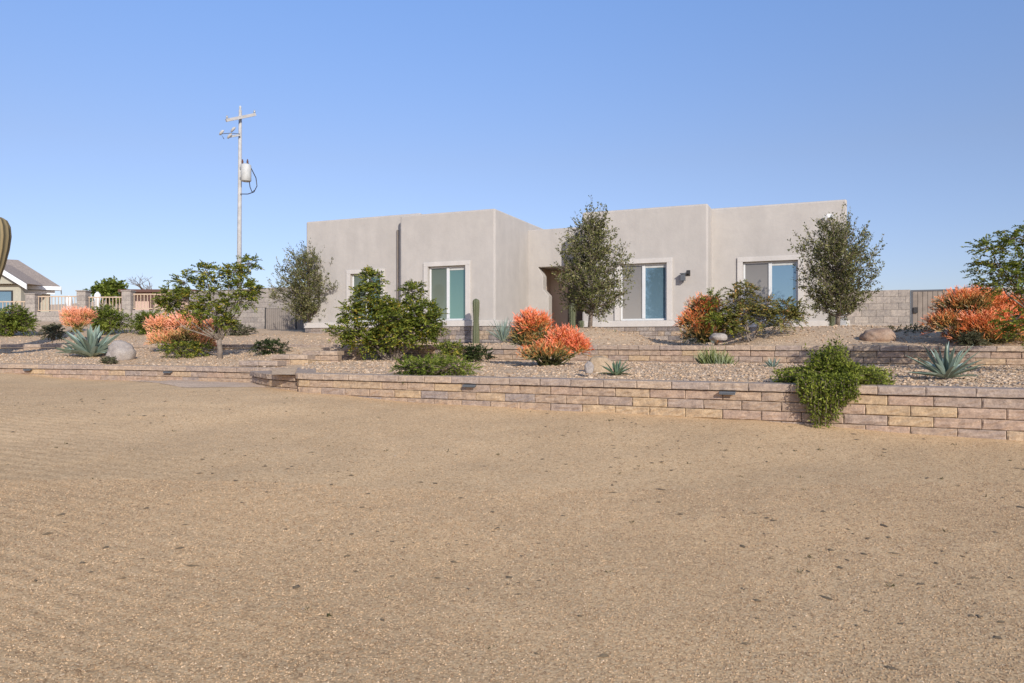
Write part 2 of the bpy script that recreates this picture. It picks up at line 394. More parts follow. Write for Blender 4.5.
sheet('lower_gravel_bed', M['bed'], lowbed_z, np.arange(272, 1280, 6), np.linspace(0, 1, 34), lambda p: Ylow(p) + .10, lambda p: Yup(p) + .2)
sheet('side_gravel_bed', M['bed'], leftbed_z, np.arange(-260, 352, 6), np.linspace(0, 1, 30), lambda p: (Yleft(p) if p < 240 else Ystep(p)) + .10, lambda p: Yup(p) + .25)
sheet('upper_gravel_bed', M['bed'], upbed_z, np.arange(-420, 1300, 8), np.linspace(0, 1, 60) ** 1.15, lambda p: Yup(p) + .10, lambda p: 60.0)

# hazy low hills on the left horizon
mb = MB(); V = []; Fs = []
xs = np.linspace(-520, -120, 60)
for i, x in enumerate(xs):
    h = 24.5 + 1.6 * math.sin(x * .031) + .9 * math.sin(x * .083 + 1)
    V += [(x, 380, -5), (x, 400, h), (x, 470, -5)]
for i in range(59):
    for k in range(2): Fs.append((3*i+k, 3*i+3+k, 3*i+4+k, 3*i+1+k))
mb.add(V, Fs); tag(mb.build('hills', M['hill'], smooth=True), kind='structure')

# ------------------------------------------------------------------ block walls
class Path:
    def __init__(s, pts):
        p = np.array(pts, float); d = np.r_[0, np.cumsum(np.linalg.norm(np.diff(p, axis=0), axis=1))]
        s.p, s.d, s.L = p, d, d[-1]
    def at(s, t):
        return np.array([np.interp(t, s.d, s.p[:,0]), np.interp(t, s.d, s.p[:,1])])
    def nrm(s, t):
        a, b = s.at(max(0, t - .06)), s.at(min(s.L, t + .06)); d = b - a; d /= np.linalg.norm(d) + 1e-9
        return np.array([d[1], -d[0]])      # toward the viewer for a path running left to right
def block(mb, path, s0, s1, z0, z1, out=0., depth=.2, rough=.012, nx=8, nz=5, gap=.003, rnd=None):
    s0 += gap; s1 -= gap
    if s1 - s0 < .02: return
    cols = []
    off = random.uniform(-.004, .004)
    for i in range(nx + 1):
        fi = 0 if i == 0 else 1 if i == nx else .03 + .94 * (i - 1) / (nx - 2)
        t = s0 + (s1 - s0) * fi; p = path.at(t); nn = path.nrm(t); col = []
        for j in range(nz + 1):
            z = z0 + gap + (z1 - z0 - 2 * gap) * (0 if j == 0 else 1 if j == nz else .09 + .82 * (j - 1) / (nz - 2))
            edge = 0 if (i in (0, nx) or j in (0, nz)) else 1
            o = out + off + (edge * (rough * .35 + random.uniform(-.5, .7) * rough) if edge else random.uniform(-.3, .1) * rough * .6)
            q = p + nn * o; col.append((q[0], q[1], z))
        b = p - nn * depth
        col += [(b[0], b[1], z0 + gap), (b[0], b[1], z1 - gap)]; cols.append(col)
    m = nz + 3; V = [v for c in cols for v in c]; Fs = []
    for i in range(nx):
        a, b = i * m, (i + 1) * m
        for j in range(nz): Fs.append((a+j, b+j, b+j+1, a+j+1))
        Fs.append((a+nz, b+nz, b+nz+2, a+nz+2)); Fs.append((b, a, a+nz+1, b+nz+1)); Fs.append((a+nz+1, a+nz+2, b+nz+2, b+nz+1))
    e = nx * m
    Fs.append(tuple(range(nz+1))[::-1] [0:0] or (nz+1, 0, *range(1, nz+1), nz+2)[::1])
    Fs.append((e+nz+2, *[e+j for j in range(nz, -1, -1)], e+nz+1))
    mb.add(V, Fs)
def block_courses(mb, path, ztop, n, h, L, out=0., depth=.2, rough=.012, a=0., b=None, vary=0.):
    b = path.L if b is None else b
    for k in range(n):
        z1 = ztop - k * h; s = a - (L * .5 if k % 2 else 0) - random.uniform(0, vary) * L
        while s < b:
            l = L * random.choice([1, 1, 1, .5] if vary else [1])
            block(mb, path, max(s, a), min(s + l, b), z1 - h, z1, out, depth, rough); s += l
CH, BL = .102, .40
def retaining(label, pts, captop, n, fixtures=()):
    path = Path(pts); mid = path.at(path.L / 2)
    root = empty('retaining_wall', (mid[0], mid[1], captop - .09 - n * CH), label, 'wall', 'terrace retaining walls')
    mb = MB(); block_courses(mb, path, captop - .092, n, CH, BL); mb.build('block_face', M['block'], root)
    mb = MB(); s = -.13
    while s < path.L:
        l = BL * random.choice([1, 1.05, .98]); block(mb, path, max(s, 0), min(s + l, path.L), captop - .088, captop, .028, .26, .008); s += l
    mb.build('cap', M['cap'], root)
    for t in fixtures:
        p, nn = path.at(t), path.nrm(t); tx = np.array([-nn[1], nn[0]])
        mb = MB()
        def T(v): return np.c_[p[0] + v[:,0]*tx[0] + v[:,1]*nn[0], p[1] + v[:,0]*tx[1] + v[:,1]*nn[1], v[:,2]]
        z = captop - .092
        mb.box((-.085, .018, z - .022), (.085, .075, z - .004), T); mb.box((-.085, .062, z - .036), (.085, .075, z - .023), T)
        mb.build('wall_light', M['fixture'], root, bevel=.003)
    return path, root
def px_on(path_pts, px):
    pth = Path(path_pts); best = min(np.linspace(0, pth.L, 400), key=lambda t: abs(512 + F * pth.at(t)[0] / pth.at(t)[1] - px)); return best

lowpts = [tuple(XY(299.5, 12.3)), tuple(XY(298.5, 11.2)), tuple(XY(297.5, 10.35)), tuple(XY(299, 10.2))] + [tuple(XY(p, Ylow(p))) for p in range(310, 1290, 20)]
retaining('long front retaining wall of tan and mauve split blocks with a trailing plant hanging over it', lowpts, E - .445, 6, [px_on(lowpts, 471), px_on(lowpts, 728)])
leftpts = [tuple(XY(p, Yleft(p))) for p in range(-260, 300, 20)]
retaining('low block retaining wall along the front of the left bed with the blue grey agave', leftpts, E - .45, 5, [px_on(leftpts, 29), px_on(leftpts, 170)])
uppts = [tuple(XY(p, Yup(p))) for p in range(-260, 1290, 25)]
retaining('upper block retaining wall running behind the middle gravel bed in front of the house', uppts, E - .07, 5)
# stepped wall between the beds
root = empty('stepped_wall', (*XY(295, 13.6), E - .8), 'short stepped wall of stacked tan blocks climbing between the left bed and the middle bed', 'wall', 'terrace retaining walls')
mbf, mbc = MB(), MB()
steps = [(240, 278, -.345, 12.7), (272, 308, -.245, 13.4), (303, 338, -.185, 14.3), (322, 362, -.125, 15.2)]
for i, (a, b, zc, Y) in enumerate(steps):
    pth = Path([XY(a, Y + .12), XY((a+b)/2, Y), XY(b, Y - .05)])
    block_courses(mbf, pth, E + zc - .09, 4, CH, BL, a=.0); 
    s = 0
    while s < pth.L: block(mbc, pth, s, min(s + BL, pth.L), E + zc - .086, E + zc, .03, .34, .012); s += BL
mbf.build('block_face', M['block'], root); mbc.build('cap', M['cap'], root)
root = empty('wall_end', (*XY(280, 10.8), E - .88), 'low two block stub of wall at the left end of the long front wall', 'wall')
pth = Path([XY(252, 12.0), XY(270, 10.95), XY(296.8, 10.42)])
mbf, mbc = MB(), MB(); block_courses(mbf, pth, E - .58, 3, CH, BL)
s = 0
while s < pth.L: block(mbc, pth, s, min(s + BL, pth.L), E - .575, E - .49, .03, .3, .012); s += BL
mbf.build('block_face', M['block'], root); mbc.build('cap', M['cap'], root)
# strip of grey grit on the ground before the left wall
mb = MB(); V = []; Fs = []
st = np.linspace(128, 297, 40)
for i, p in enumerate(st):
    t = smoothstep(120, 200, p) * (1 if p < 285 else smoothstep(300, 285, p) * .8 + .2)
    for k in range(7):
        Y = (Yleft(p) - .12) - (Yleft(p) - 10.9) * .75 * t * k / 6 + .05 * n2(p, k, .15, 4)
        x, y = XY(p, Y); V.append((x, y, ground_z(x, y) + .004 + (.008 if 0 < k < 6 else 0)))
for i in range(39):
    for k in range(6): Fs.append((7*i+k, 7*i+k+1, 7*i+8+k, 7*i+7+k))
mb.add(V, Fs); tag(mb.build('grit_path', M['strip'], smooth=True), kind='structure')

# ------------------------------------------------------------------ the house
YA, YA2, YC, YB, YD = 20.8, 21.16, 23.7, 22.4, 23.3
def Yf(px, Y0): return Y0 / (1 + HT * (px - 512) / F)
def sf(px, Y0): return ((px - 512) / F * Yf(px, Y0)) / HC
def zf(px, py, Y0): return E + (HY - py) / F * Yf(px, Y0)
class Frame:
    def __init__(s, Y0): s.Y0 = Y0
    def __call__(s, v):   # (s, n into the wall, z) -> world
        v = np.asarray(v, float)
        return np.c_[v[:,0]*HC + v[:,1]*HS, s.Y0 - v[:,0]*HS + v[:,1]*HC, v[:,2]]
house = empty('stucco_house', (*XY(600, 22), E), 'large flat roofed beige stucco house with white window trim behind the terraces', 'house')
GB = E - .6
def panel(mb, fr, s0, s1, z0, z1, holes, rev=.11, depth=6., top=True):
    xs = sorted({s0, s1, *[h[0] for h in holes], *[h[1] for h in holes]}); zs = sorted({z0, z1, *[h[2] for h in holes], *[h[3] for h in holes]})
    idx = {}; V = []
    def vid(x, n_, z):
        k = (round(x,4), round(n_,4), round(z,4))
        if k not in idx: idx[k] = len(V); V.append(k)
        return idx[k]
    Fs = []
    for i in range(len(xs)-1):
        for j in range(len(zs)-1):
            cx, cz = (xs[i]+xs[i+1])/2, (zs[j]+zs[j+1])/2
            if any(h[0] < cx < h[1] and h[2] < cz < h[3] for h in holes): continue
            Fs.append((vid(xs[i],0,zs[j]), vid(xs[i+1],0,zs[j]), vid(xs[i+1],0,zs[j+1]), vid(xs[i],0,zs[j+1])))
    for (a, b, c, d) in holes:
        xx = [x for x in xs if a <= x <= b]; zz = [z for z in zs if c <= z <= d]
        for x, fl in ((a, 1), (b, 0)):
            for k in range(len(zz)-1):
                q = (vid(x,0,zz[k]), vid(x,0,zz[k+1]), vid(x,rev,zz[k+1]), vid(x,rev,zz[k])); Fs.append(q if fl else q[::-1])
        for z, fl in ((c, 0), (d, 1)):
            for k in range(len(xx)-1):
                q = (vid(xx[k],0,z), vid(xx[k+1],0,z), vid(xx[k+1],rev,z), vid(xx[k],rev,z)); Fs.append(q[::-1] if fl else q)
    # body: sides, top, parapet
    P = .25
    for x, fl in ((s0, 1), (s1, 0)):
        zz = zs
        for k in range(len(zz)-1):
            q = (vid(x,0,zz[k]), vid(x,0,zz[k+1]), vid(x,depth,zz[k+1]), vid(x,depth,zz[k])); Fs.append(q if fl else q[::-1])
    Fs.append((vid(s0,depth,z0), vid(s0,depth,z1), vid(s1,depth,z1), vid(s1,depth,z0)))
    for k in range(len(xs)-1):
        pass
    Fs.append(tuple([vid(x,0,z1) for x in xs] + [vid(s1,depth,z1), vid(s0,depth,z1)]))
    mb.add(fr(np.array(V)), Fs)
def window(fr, s0, s1, z0, z1, glass, screen, trim=.155, sillz=None):
    """trim surround, frame, two panes"""
    o = MB(); t = .05
    o.box((s0 - trim, -t, z1), (s1 + trim, -.002, z1 + trim*.85), fr); o.box((s0 - trim, -t, z0), (s0, -.002, z1), fr); o.box((s1, -t, z0), (s1 + trim, -.002, z1), fr)
    o.build('window_trim', M['trim'], house, bevel=.008)
    w = MB(); g = .055; r0, r1 = .07, .108; m = (s0 + s1) / 2
    w.box((s0+.003, r0, z0+.003), (s0 + g, r1, z1-.003), fr); w.box((s1 - g, r0, z0+.003), (s1-.003, r1, z1-.003), fr)
    w.box((s0 + g, r0, z0+.003), (s1 - g, r1, z0 + g), fr); w.box((s0 + g, r0, z1 - g), (s1 - g, r1, z1-.003), fr)
    w.box((m - .045, r0 - .012, z0 + g), (m + .045, r1, z1 - g), fr)
    wo = w.build('window', M['vinyl'], house, bevel=.004)
    p = MB(); p.box((m + .046, .092, z0 + g), (s1 - g - .001, .1, z1 - g), fr); p.build('pane', M[glass], wo)
    p = MB(); p.box((s0 + g + .001, .088, z0 + g), (m - .046, .1, z1 - g), fr); p.build('screen', M[screen], wo)
    b = MB(); b.box((m + .05, .078, z1 - g - .07), (s1 - g - .005, .09, z1 - g - .002), fr); b.build('blind_rail', M['sagebush'] if False else M['light_grey'], wo)
def opening(pl, pr, pt, pb, Y0):
    pc = (pl + pr) / 2; return (sf(pl, Y0), sf(pr, Y0), zf(pc, pb, Y0), zf(pc, pt, Y0))
top = lambda px, py, Y0: zf(px, py, Y0)
fA, fA2, fB, fC, fD = Frame(YA), Frame(YA2), Frame(YB), Frame(YC), Frame(YD)
oA, oA2, oB, oD = opening(428.5, 466, 266, 320.5, YA), opening(351, 381, 273.5, 322, YA2), opening(620, 667, 263.5, 320.5, YB), opening(743, 798, 261, 321, YD)
blocksH = [(fA, YA, 400, 495, E+3.89, [oA], 6.5), (fA2, YA2, 306, 420, E+4.0, [oA2], 5.0), (fB, YB, 582, 708, E+3.86, [oB], 6.0), (fD, YD, 690, 847, E+3.86, [oD], 5.0)]
for fr, Y0, a, b, zt, holes, dep in blocksH:
    mb = MB(); panel(mb, fr, sf(a, Y0), sf(b, Y0), GB, zt, holes, depth=dep); mb.build('wall', M['stucco'], house, bevel=.05)
# entry wall with a stepped opening
mb = MB(); s0, s1 = sf(515, YC), sf(600, YC); ze = zf(545, 267, YC); 
e0 = sf(538, YC); e1 = sf(543, YC); e2 = sf(548.5, YC); er = s1 + .4
zc1, zc2 = zf(540, 273, YC), zf(545, 292, YC)
def prism(mb, fr, poly, n0, n1):
    k = len(poly); V = [(x, n0, z) for x, z in poly] + [(x, n1, z) for x, z in poly]
    Fs = [tuple(range(k)), tuple(range(2*k-1, k-1, -1))] + [((i+1) % k, i, k+i, k+(i+1) % k) for i in range(k)]
    mb.add(fr(np.array(V)), Fs)
prism(mb, fC, [(s0-.6, GB), (e2, GB), (e2, zc2-.12), (e1, zc2+.08), (e1, zc1-.1), (e0, ze), (er, ze), (er, E+3.63), (s0-.6, E+3.63)], 0, .35)
mb.build('entry_wall', M['stucco'], house, bevel=.02)
mb = MB(); mb.box((s0-.6, .36, ze+.02), (er+.6, 2.3, E+3.60), fC); mb.build('porch_roof', M['stucco'], house)
mb = MB(); mb.box((s0-.6, 1.25, GB), (er+.8, 1.35, ze+.015), fC); mb.box((s0-.55, .352, GB), (e0-.02, 1.24, ze+.01), fC); mb.build('porch_wall', M['stucco_porch'], house)
d = MB(); d0 = sf(556, YC); d.box((d0, 1.19, E-.1), (d0+1.1, 1.247, E+2.0), fC)
for k in range(2):
    for j in range(3): d.box((d0+.12+k*.47, 1.172, E+.05+j*.63), (d0+.5+k*.47, 1.189, E+.52+j*.63), fC)
do = d.build('front_door', M['door'], house, bevel=.006)
d = MB(); d.box((d0+1.0, 1.12, E+.85), (d0+1.03, 1.188, E+1.05), fC); d.build('handle', M['grey_metal'], do)
window(fA, *oA, 'glass_teal', 'screen_green'); window(fA2, *oA2, 'glass_teal', 'screen_green'); window(fB, *oB, 'glass_blue', 'screen'); window(fD, *oD, 'glass_blue', 'screen')
# white band and stone base
def base_strip(fr, Y0, a, b, zt, zb, zs, wrap=0.):
    s0, s1 = sf(a, Y0), sf(b, Y0)
    mb = MB(); mb.box((s0 - .02, -.09, zb), (s1 + .09, -.003, zt), fr)
    if wrap: mb.box((s1 + .002, -.001, zb), (s1 + .088, wrap, zt), fr)
    mb.build('sill_band', M['trim'], house, bevel=.008)
    P = [fr(np.array([[s, 0, 0]]))[0][:2] for s in (s0, s1)]
    if wrap: P.append(fr(np.array([[s1 + .001, wrap, 0]]))[0][:2])
    mb = MB(); pth = Path(P)
    block_courses(mb, pth, zb - .004, max(2, int((zb - zs) / .13) + 1), .13, .36, .05, .045, .015, vary=.6)
    mb.build('stone_base', M['veneer'], house)
base_strip(fA, YA, 400, 495, oA[2]-.004, oA[2]-.18, GB+.1, 3.6)
base_strip(fB, YB, 584, 708, oB[2]-.004, oB[2]-.18, GB+.1, .75)
base_strip(fD, YD, 716, 846, oD[2]-.004, oD[2]-.18, GB+.1)
base_strip(fA2, YA2, 306, 396, oA2[2]-.004, oA2[2]-.18, GB+.1)
mb = MB(); mb.box((sf(400, YA), -.13, E-.035), (sf(495, YA)+.12, -.108, E-.01), fA); mb.build('dark_base_strip', M['base_dark'], house)  # thin dark strip along the foot of the left block
# lantern on the right block, flood light near the right corner, strip standing in for the step's shadow
zl = zf(686, 276, YB); sl = sf(686, YB)
l = MB(); l.box((sl+.02, -.02, zl), (sl+.12, -.001, zl+.16), fB); l.box((sl-.02, -.1, zl+.05), (sl+.10, -.021, zl+.09), fB)
lo = l.build('lantern', M['dark_metal'], house, bevel=.004)
l = MB(); l.box((sl-.12, -.19, zl-.14), (sl+.0, -.07, zl+.045), fB); l.box((sl-.14, -.21, zl+.046), (sl+.02, -.05, zl+.07), fB); l.box((sl-.08, -.15, zl-.17), (sl-.04, -.11, zl-.141), fB); l.build('lamp_body', M['fixture'], lo)
sl = sf(829.5, YD); zl = zf(829.5, 216, YD)
l = MB(); l.box((sl-.06, -.04, zl-.05), (sl+.06, -.001, zl+.05), fD); lo = l.build('flood_light', M['white'], house, bevel=.004)
l = MB()
for k in (-1, 1):
    c = fD(np.array([[sl+k*.07, -.05, zl-.01], [sl+k*.11, -.2, zl-.06]])); l.tube(c, [.035, .06], 8)
l.build('lamp_head', M['white'], lo)
sl = sf(849, YD+.02)
l = MB(); sl = sf(846.5, YD)-.02; l.box((sl-.24, -.14, E+.3), (sl+.02, -.003, E+.78), fD); l.box((sl-.13, -.06, E+.0), (sl-.08, -.003, E+.299), fD); l.build('meter_box', M['grey_metal'], house, bevel=.01)
l = MB(); s = sf(399.5, YA2); l.box((s-.075, -.06, E+.2), (s-.03, -.004, zf(398, 230, YA2)), fA2); l.build('step_shadow_strip', M['gate_brown'], house, bevel=.01)  # brown strip added where the wall step casts its narrow shadow

# ------------------------------------------------------------------ grey block walls, gates
def cmu_wall(label, pts, z0, z1, group='grey block walls'):
    p = Path(pts); m = p.at(p.L/2); mb = MB(); n = int(round((z1 - z0) / .2))
    block_courses(mb, p, z1, n, .2, .4, 0, .2, .004)
    return solo(mb, 'block_wall', M['cmu'], label, 'wall', group, base=(m[0], m[1], z0))
YW = 26.6
def wp(px): return tuple(XY(px, Yf(px, YW)))
cmu_wall('grey concrete block wall between the house and the taupe side gate', [wp(840), wp(910.6)], E-.3, E+1.56)
cmu_wall('grey concrete block wall right of the side gate behind the orange bush', [wp(958), wp(1130)], E-.3, E+1.56)
g0, g1 = sf(910.8, YW), sf(955, YW); fW = Frame(YW)
gt = empty('side_gate', fW(np.array([[(g0+g1)/2, 0, E]]))[0], 'taupe board gate with a dark latch right of the grey wall', 'gate', 'yard gates')
mb = MB(); zt = E+1.54; zb = E-.1
mb.box((g0, -.03, zb), (g0+.05, .03, zt), fW); mb.box((g1-.05, -.03, zb), (g1, .03, zt), fW); mb.box((g0+.05, -.03, zt-.05), (g1-.05, .03, zt), fW); mb.box((g0+.05, -.03, zb), (g1-.05, .03, zb+.05), fW)
mb.build('frame', M['blue_steel'], gt)
mb = MB(); nb = 8; w = (g1-g0-.1)/nb
for k in range(nb): mb.box((g0+.05+k*w+.006, -.022+.004*(k%2), zb+.052), (g0+.05+(k+1)*w-.006, .01, zt-.052), fW)
mb.build('board_panel', M['gate_wood'], gt)
mb = MB(); mb.box((g0+.051, .012, zb+.052), (g1-.051, .02, zt-.052), fW); mb.build('back_panel', M['gate_brown'], gt)
mb = MB(); mb.box((g0+.06, -.07, E+.85), (g0+.17, -.031, E+1.02), fW); mb.build('latch', M['dark_metal'], gt, bevel=.005)
mb = MB(); mb.box((g1+.012, -.05, zb), (g1+.08, .05, zt+.06), fW); mb.build('hinge_post', M['blue_steel'], gt)
# left yard wall and gate
cmu_wall('grey concrete block wall left of the house behind the small gnarled tree', [tuple(XY(190, 31.5)), tuple(XY(262, 29.6)), tuple(XY(312, 28.6))], E+.1, E+2.2)
g = Frame(0); YG = 28.2
gt = empty('driveway_gate', (*XY(285, YG), E+.3), 'low brown ribbed metal gate between the grey wall and the left oak', 'gate', 'yard gates')
a = XY(265, YG)[0]; b = XY(297, YG)[0]; c = XY(308, YG)[0]; zt, zb = E+1.3, E+.2
mb = MB()
for x in (a, b-.05, c): mb.box((x, YG-.04, zb), (x+.05, YG+.04, zt+.02))
for z in (zt-.04, zb+.15): mb.box((a+.051, YG-.025, z), (b-.051, YG+.025, z+.04)); mb.box((b+.001, YG-.025, z-.12), (c-.001, YG+.025, z-.08))
mb.build('frame', M['dark_metal'], gt)
mb = MB(); x = a+.055
while x < b-.11: mb.box((x, YG-.05, zb+.03), (x+.062, YG-.027, zt-.01)); x += .078
x = b+.02
while x < c-.06: mb.box((x, YG-.05, zb+.03), (x+.062, YG-.027, zt-.12)); x += .078
mb.build('slat_panel', M['gate_brown'], gt)
# condenser and meters at the foot of the left wing
for px, Y, w, h, lab in ((319, 25.2, .42, .42, 'small grey air conditioner behind the left oak trunk'),):
    x, y = XY(px, Y); z = upbed_z(x, y)
    r = empty('air_conditioner', (x, y, z), lab, 'air conditioner')
    mb = MB(); mb.box((x-w/2, y-w/2, z), (x+w/2, y+w/2, z+h)); mb.build('housing', M['grey_metal'], r, bevel=.02)
    mb = MB()
    for k in range(7): mb.box((x-w/2+.03, y-w/2-.012, z+.05+k*.05), (x+w/2-.03, y-w/2-.002, z+.075+k*.05))
    mb.build('grille', M['dark_metal'], r)
    mb = MB(); mb.tube([(x, y, z+h+.002), (x, y, z+h+.03)], [w*.4, w*.38], 16); mb.build('fan_guard', M['dark_metal'], r)
x, y = XY(327.5, 24.2); z = upbed_z(x, y)
r = empty('pool_pump', (x, y, z), 'small white and grey pump unit on the gravel at the foot of the left wing', 'pump')
mb = MB(); mb.box((x-.13, y-.13, z), (x+.13, y+.13, z+.2)); mb.build('base_box', M['grey_metal'], r, bevel=.02)
mb = MB(); mb.tube([(x, y, z+.201), (x, y, z+.33), (x, y, z+.36)], [.12, .12, .06], 12); mb.build('lid', M['white'], r, smooth=True)

# ------------------------------------------------------------------ neighbour's fence, house, shed
YN = 32.0
fn = empty('neighbour_fence', (*XY(80, YN), E+.7), 'grey block fence with tan railing and square piers behind the left shrubs', 'fence')
gz = E + .55
def pier(px, w, ptop):
    mb = MB(); x = XY(px, YN)[0]; zt = E + (HY - ptop) / F * YN
    n = int((zt - gz) / .2) + 1
    block_courses(mb, Path([(x - w/2, YN - .1), (x + w/2, YN - .1)]), zt, n, .2, w, 0, .4, .004)
    mb.box((x - w/2 - .03, YN - .13, zt + .002), (x + w/2 + .03, YN + .33, zt + .05))
    mb.build('pier', M['cmu'], fn)
for px, w, pt in ((31.5, .42, 294.5), (82.3, .40, 291.5), (127.3, .40, 291.5), (-22, .42, 297), (172, .4, 292)): pier(px, w, pt)
def run(p0, p1, rt, rb):
    x0, x1 = XY(p0, YN)[0] + .22, XY(p1, YN)[0] - .22; zt = E + (HY - rt) / F * YN; zb = E + (HY - rb) / F * YN
    mb = MB(); block_courses(mb, Path([(x0, YN), (x1, YN)]), zb, int((zb - gz) / .2) + 1, .2, .4, 0, .2, .004); mb.build('low_wall', M['cmu'], fn)
    mb = MB(); mb.box((x0, YN + .08, zt - .05), (x1, YN + .12, zt)); mb.box((x0, YN + .08, zb + .05), (x1, YN + .12, zb + .09))
    n = int((x1 - x0) / .15)
    for k in range(n + 1):
        x = x0 + .02 + (x1 - x0 - .06) * k / n; mb.box((x, YN + .09, zb + .091), (x + .028, YN + .11, zt - .051))
    mb.build('railing', M['tan_rail'], fn)
for a, b, rt, rb in ((-22, 31.5, 301, 313), (31.5, 82.3, 295.8, 312), (82.3, 127.3, 296.5, 312), (127.3, 172, 293.5, 310)): run(a, b, rt, rb)

YH = 45.0
nh = empty('neighbour_house', (*XY(10, YH + 4), E + .7), 'sage green house with brown tiled roof and white fascia at the left edge', 'house')
def Wn(px, py, Y): return W(px, py, Y)
LA, LB = np.array([-.85, -.527]), np.array([-.527, .85]); CN = XY(60.5, YH)
def NH(v):
    v = np.asarray(v, float); return np.c_[CN[0] + v[:,0]*LA[0] + v[:,1]*LB[0], CN[1] + v[:,0]*LA[1] + v[:,1]*LB[1], v[:,2]]
ez = E + (HY - 286.5) / F * YH; rz = ez + 1.75; hd = 2.3
mb = MB(); mb.box((.6, .55, E), (14, 2*hd-.5, ez-.1), NH); mb.build('wall', M['sage'], nh)
mb = MB(); mb.add(NH([(0,0,ez), (15,0,ez), (15,2*hd,ez), (0,2*hd,ez), (hd,hd,rz), (15,hd,rz)]), [(1,0,4,5), (0,3,4), (3,2,5,4), (2,1,5), (0,1,2,3)])
ro = mb.build('roof', M['roof'], nh)
mb = MB(); q = NH([(3.2, hd-.5, rz-.45)])[0]; mb.tube([q, q + [0, 0, .6]], .06, 8); mb.build('vent_pipe', M['light_grey'], ro)
mb = MB(); mb.box((-.03, -.05, ez-.24), (15, -.002, ez-.012), NH); mb.box((-.05, .0, ez-.24), (-.002, 2*hd, ez-.012), NH); mb.box((.3, .3, ez-.48), (14, .45, ez-.26), NH); mb.build('fascia', M['white'], nh)
# front gable
YG2 = 42.6
gb = [W(27, 284, YG2), W(-8, 262.5, YG2), W(-43, 284, YG2)]
mb = MB(); V = [gb[2], gb[0], gb[1]] + [g_ + np.array([0, 1.6, 0]) for g_ in (gb[2], gb[0], gb[1])]
V = np.array(V); V[:, 2] += .02
mb.add(V, [(1,4,5,2), (0,2,5,3), (0,3,4,1)]); mb.build('gable_roof', M['roof'], nh)
mb = MB(); mb.box((gb[2][0]+.5, YG2+.35, E), (gb[0][0]-.6, YG2+1.0, gb[0][2]-.02))
mb.add([gb[2]+np.array([.5,.35,0]), gb[0]+np.array([-.6,.35,0]), gb[1]+np.array([0,.35,-.25])], [(0,1,2)]); mb.build('gable_wall', M['sage'], nh)
mb = MB()
for q in (gb[0], gb[2]):
    a_, b_ = q, gb[1]; V = [a_, b_, b_ - [0,0,.32], a_ - [0,0,.32]]; V = V + [v + np.array([0,-.06,0]) for v in V]
    mb.add(V, [(0,1,2,3), (7,6,5,4), (0,4,5,1), (2,6,7,3), (3,7,4,0), (1,5,6,2)])
mb.build('rake_board', M['white'], nh)
x0, x1 = XY(-12, YG2)[0], XY(9, YG2)[0]
mb = MB(); mb.box((x0, YG2+.31, E+1.2), (x1, YG2+.345, E+3.05)); wo = mb.build('window', M['dark_metal'], nh)
mb = MB(); mb.box((x0+.08, YG2+.296, E+1.28), (x1-.08, YG2+.308, E+2.97)); mb.build('pane', M['glass_blue'], wo)
mb = MB(); mb.box((2.2, .5, E+.7), (3.1, .545, ez-.55), NH); mb.build('door', M['light_grey'], nh)

sh = empty('shed', (*XY(146, 43), E+.6), 'open shed with a flat dark roof and pinkish wall behind the fence', 'shed')
def bx(p0, p1, y0, y1, Y, dep): return ((XY(p0, Y)[0], Y, E + (HY - y1) / F * Y), (XY(p1, Y)[0], Y + dep, E + (HY - y0) / F * Y))
mb = MB(); a, b = bx(132, 188, 294.5, 330, 43.5, .2); mb.box(a, b); mb.build('wall', M['pink'], sh)
mb = MB(); a, b = bx(118, 195, 289.3, 292, 42.5, 3.5); mb.box(a, b); mb.build('roof', M['rust'], sh)
for p in (121, 149, 190):
    mb = MB(); a, b = bx(p, p + 2, 292.2, 330, 42.6, .12); mb.box(a, b); mb.build('post', M['rust'], sh)
for px, t, lab in ((69, 295.5, 'short white tapered post behind the fence left of the second pier'), (97.5, 292, 'white tapered post behind the fence right of the second pier')):
    Y = 34.; x, y = XY(px, Y); zt = E + (HY - t) / F * Y
    mb = MB(); mb.tube([(x, y, E+.6), (x, y, zt - .45), (x, y, zt - .3), (x, y, zt - .1), (x, y, zt)], [.10, .12, .17, .13, .04], 10)
    solo(mb, 'white_post', M['white'], lab, 'post', 'white posts behind the fence', base=(x, y, E+.6), smooth=True)

# ------------------------------------------------------------------ utility pole
YP = 34.0
x = XY(239, YP)[0]
up = empty('utility_pole', (x, YP, E+.5), 'tall grey utility pole with a crossarm and transformer rising left of the house', 'utility pole')
zt = W(239.5, 110, YP)[2]
mb = MB(); mb.tube([(x, YP, E+.3), (x+.02, YP, E+5), (x+.06, YP, zt)], [.12, .10, .07], 10); mb.build('pole', M['pole'], up, smooth=True)
a, b = W(227.5, 121.5, YP-.6), W(256.5, 115.5, YP+.5)
def bar(mb, a, b, w, h):
    a, b = np.array(a), np.array(b); d = b - a; d /= np.linalg.norm(d); sd = np.cross(d, [0,0,1]); sd /= np.linalg.norm(sd); u = np.cross(sd, d)
    V = [p + i*sd*w/2 + j*u*h/2 for p in (a, b) for i, j in ((-1,-1),(1,-1),(1,1),(-1,1))]
    mb.add(V, [(0,1,2,3), (7,6,5,4), (0,4,5,1), (1,5,6,2), (2,6,7,3), (3,7,4,0)])
mb = MB(); o_ = np.array([0, -.16, 0]); bar(mb, a + o_, b + o_, .1, .13); ca = mb.build('crossarm', M['pole'], up)
for t in (.03, .97):
    mb = MB(); q = a + o_ + (b - a) * t; mb.tube([q + [0,0,.065], q + [0,0,.12], q + [0,0,.17], q + [0,0,.22]], [.025, .055, .045, .025], 8); mb.build('insulator', M['grey_metal'], ca, smooth=True)
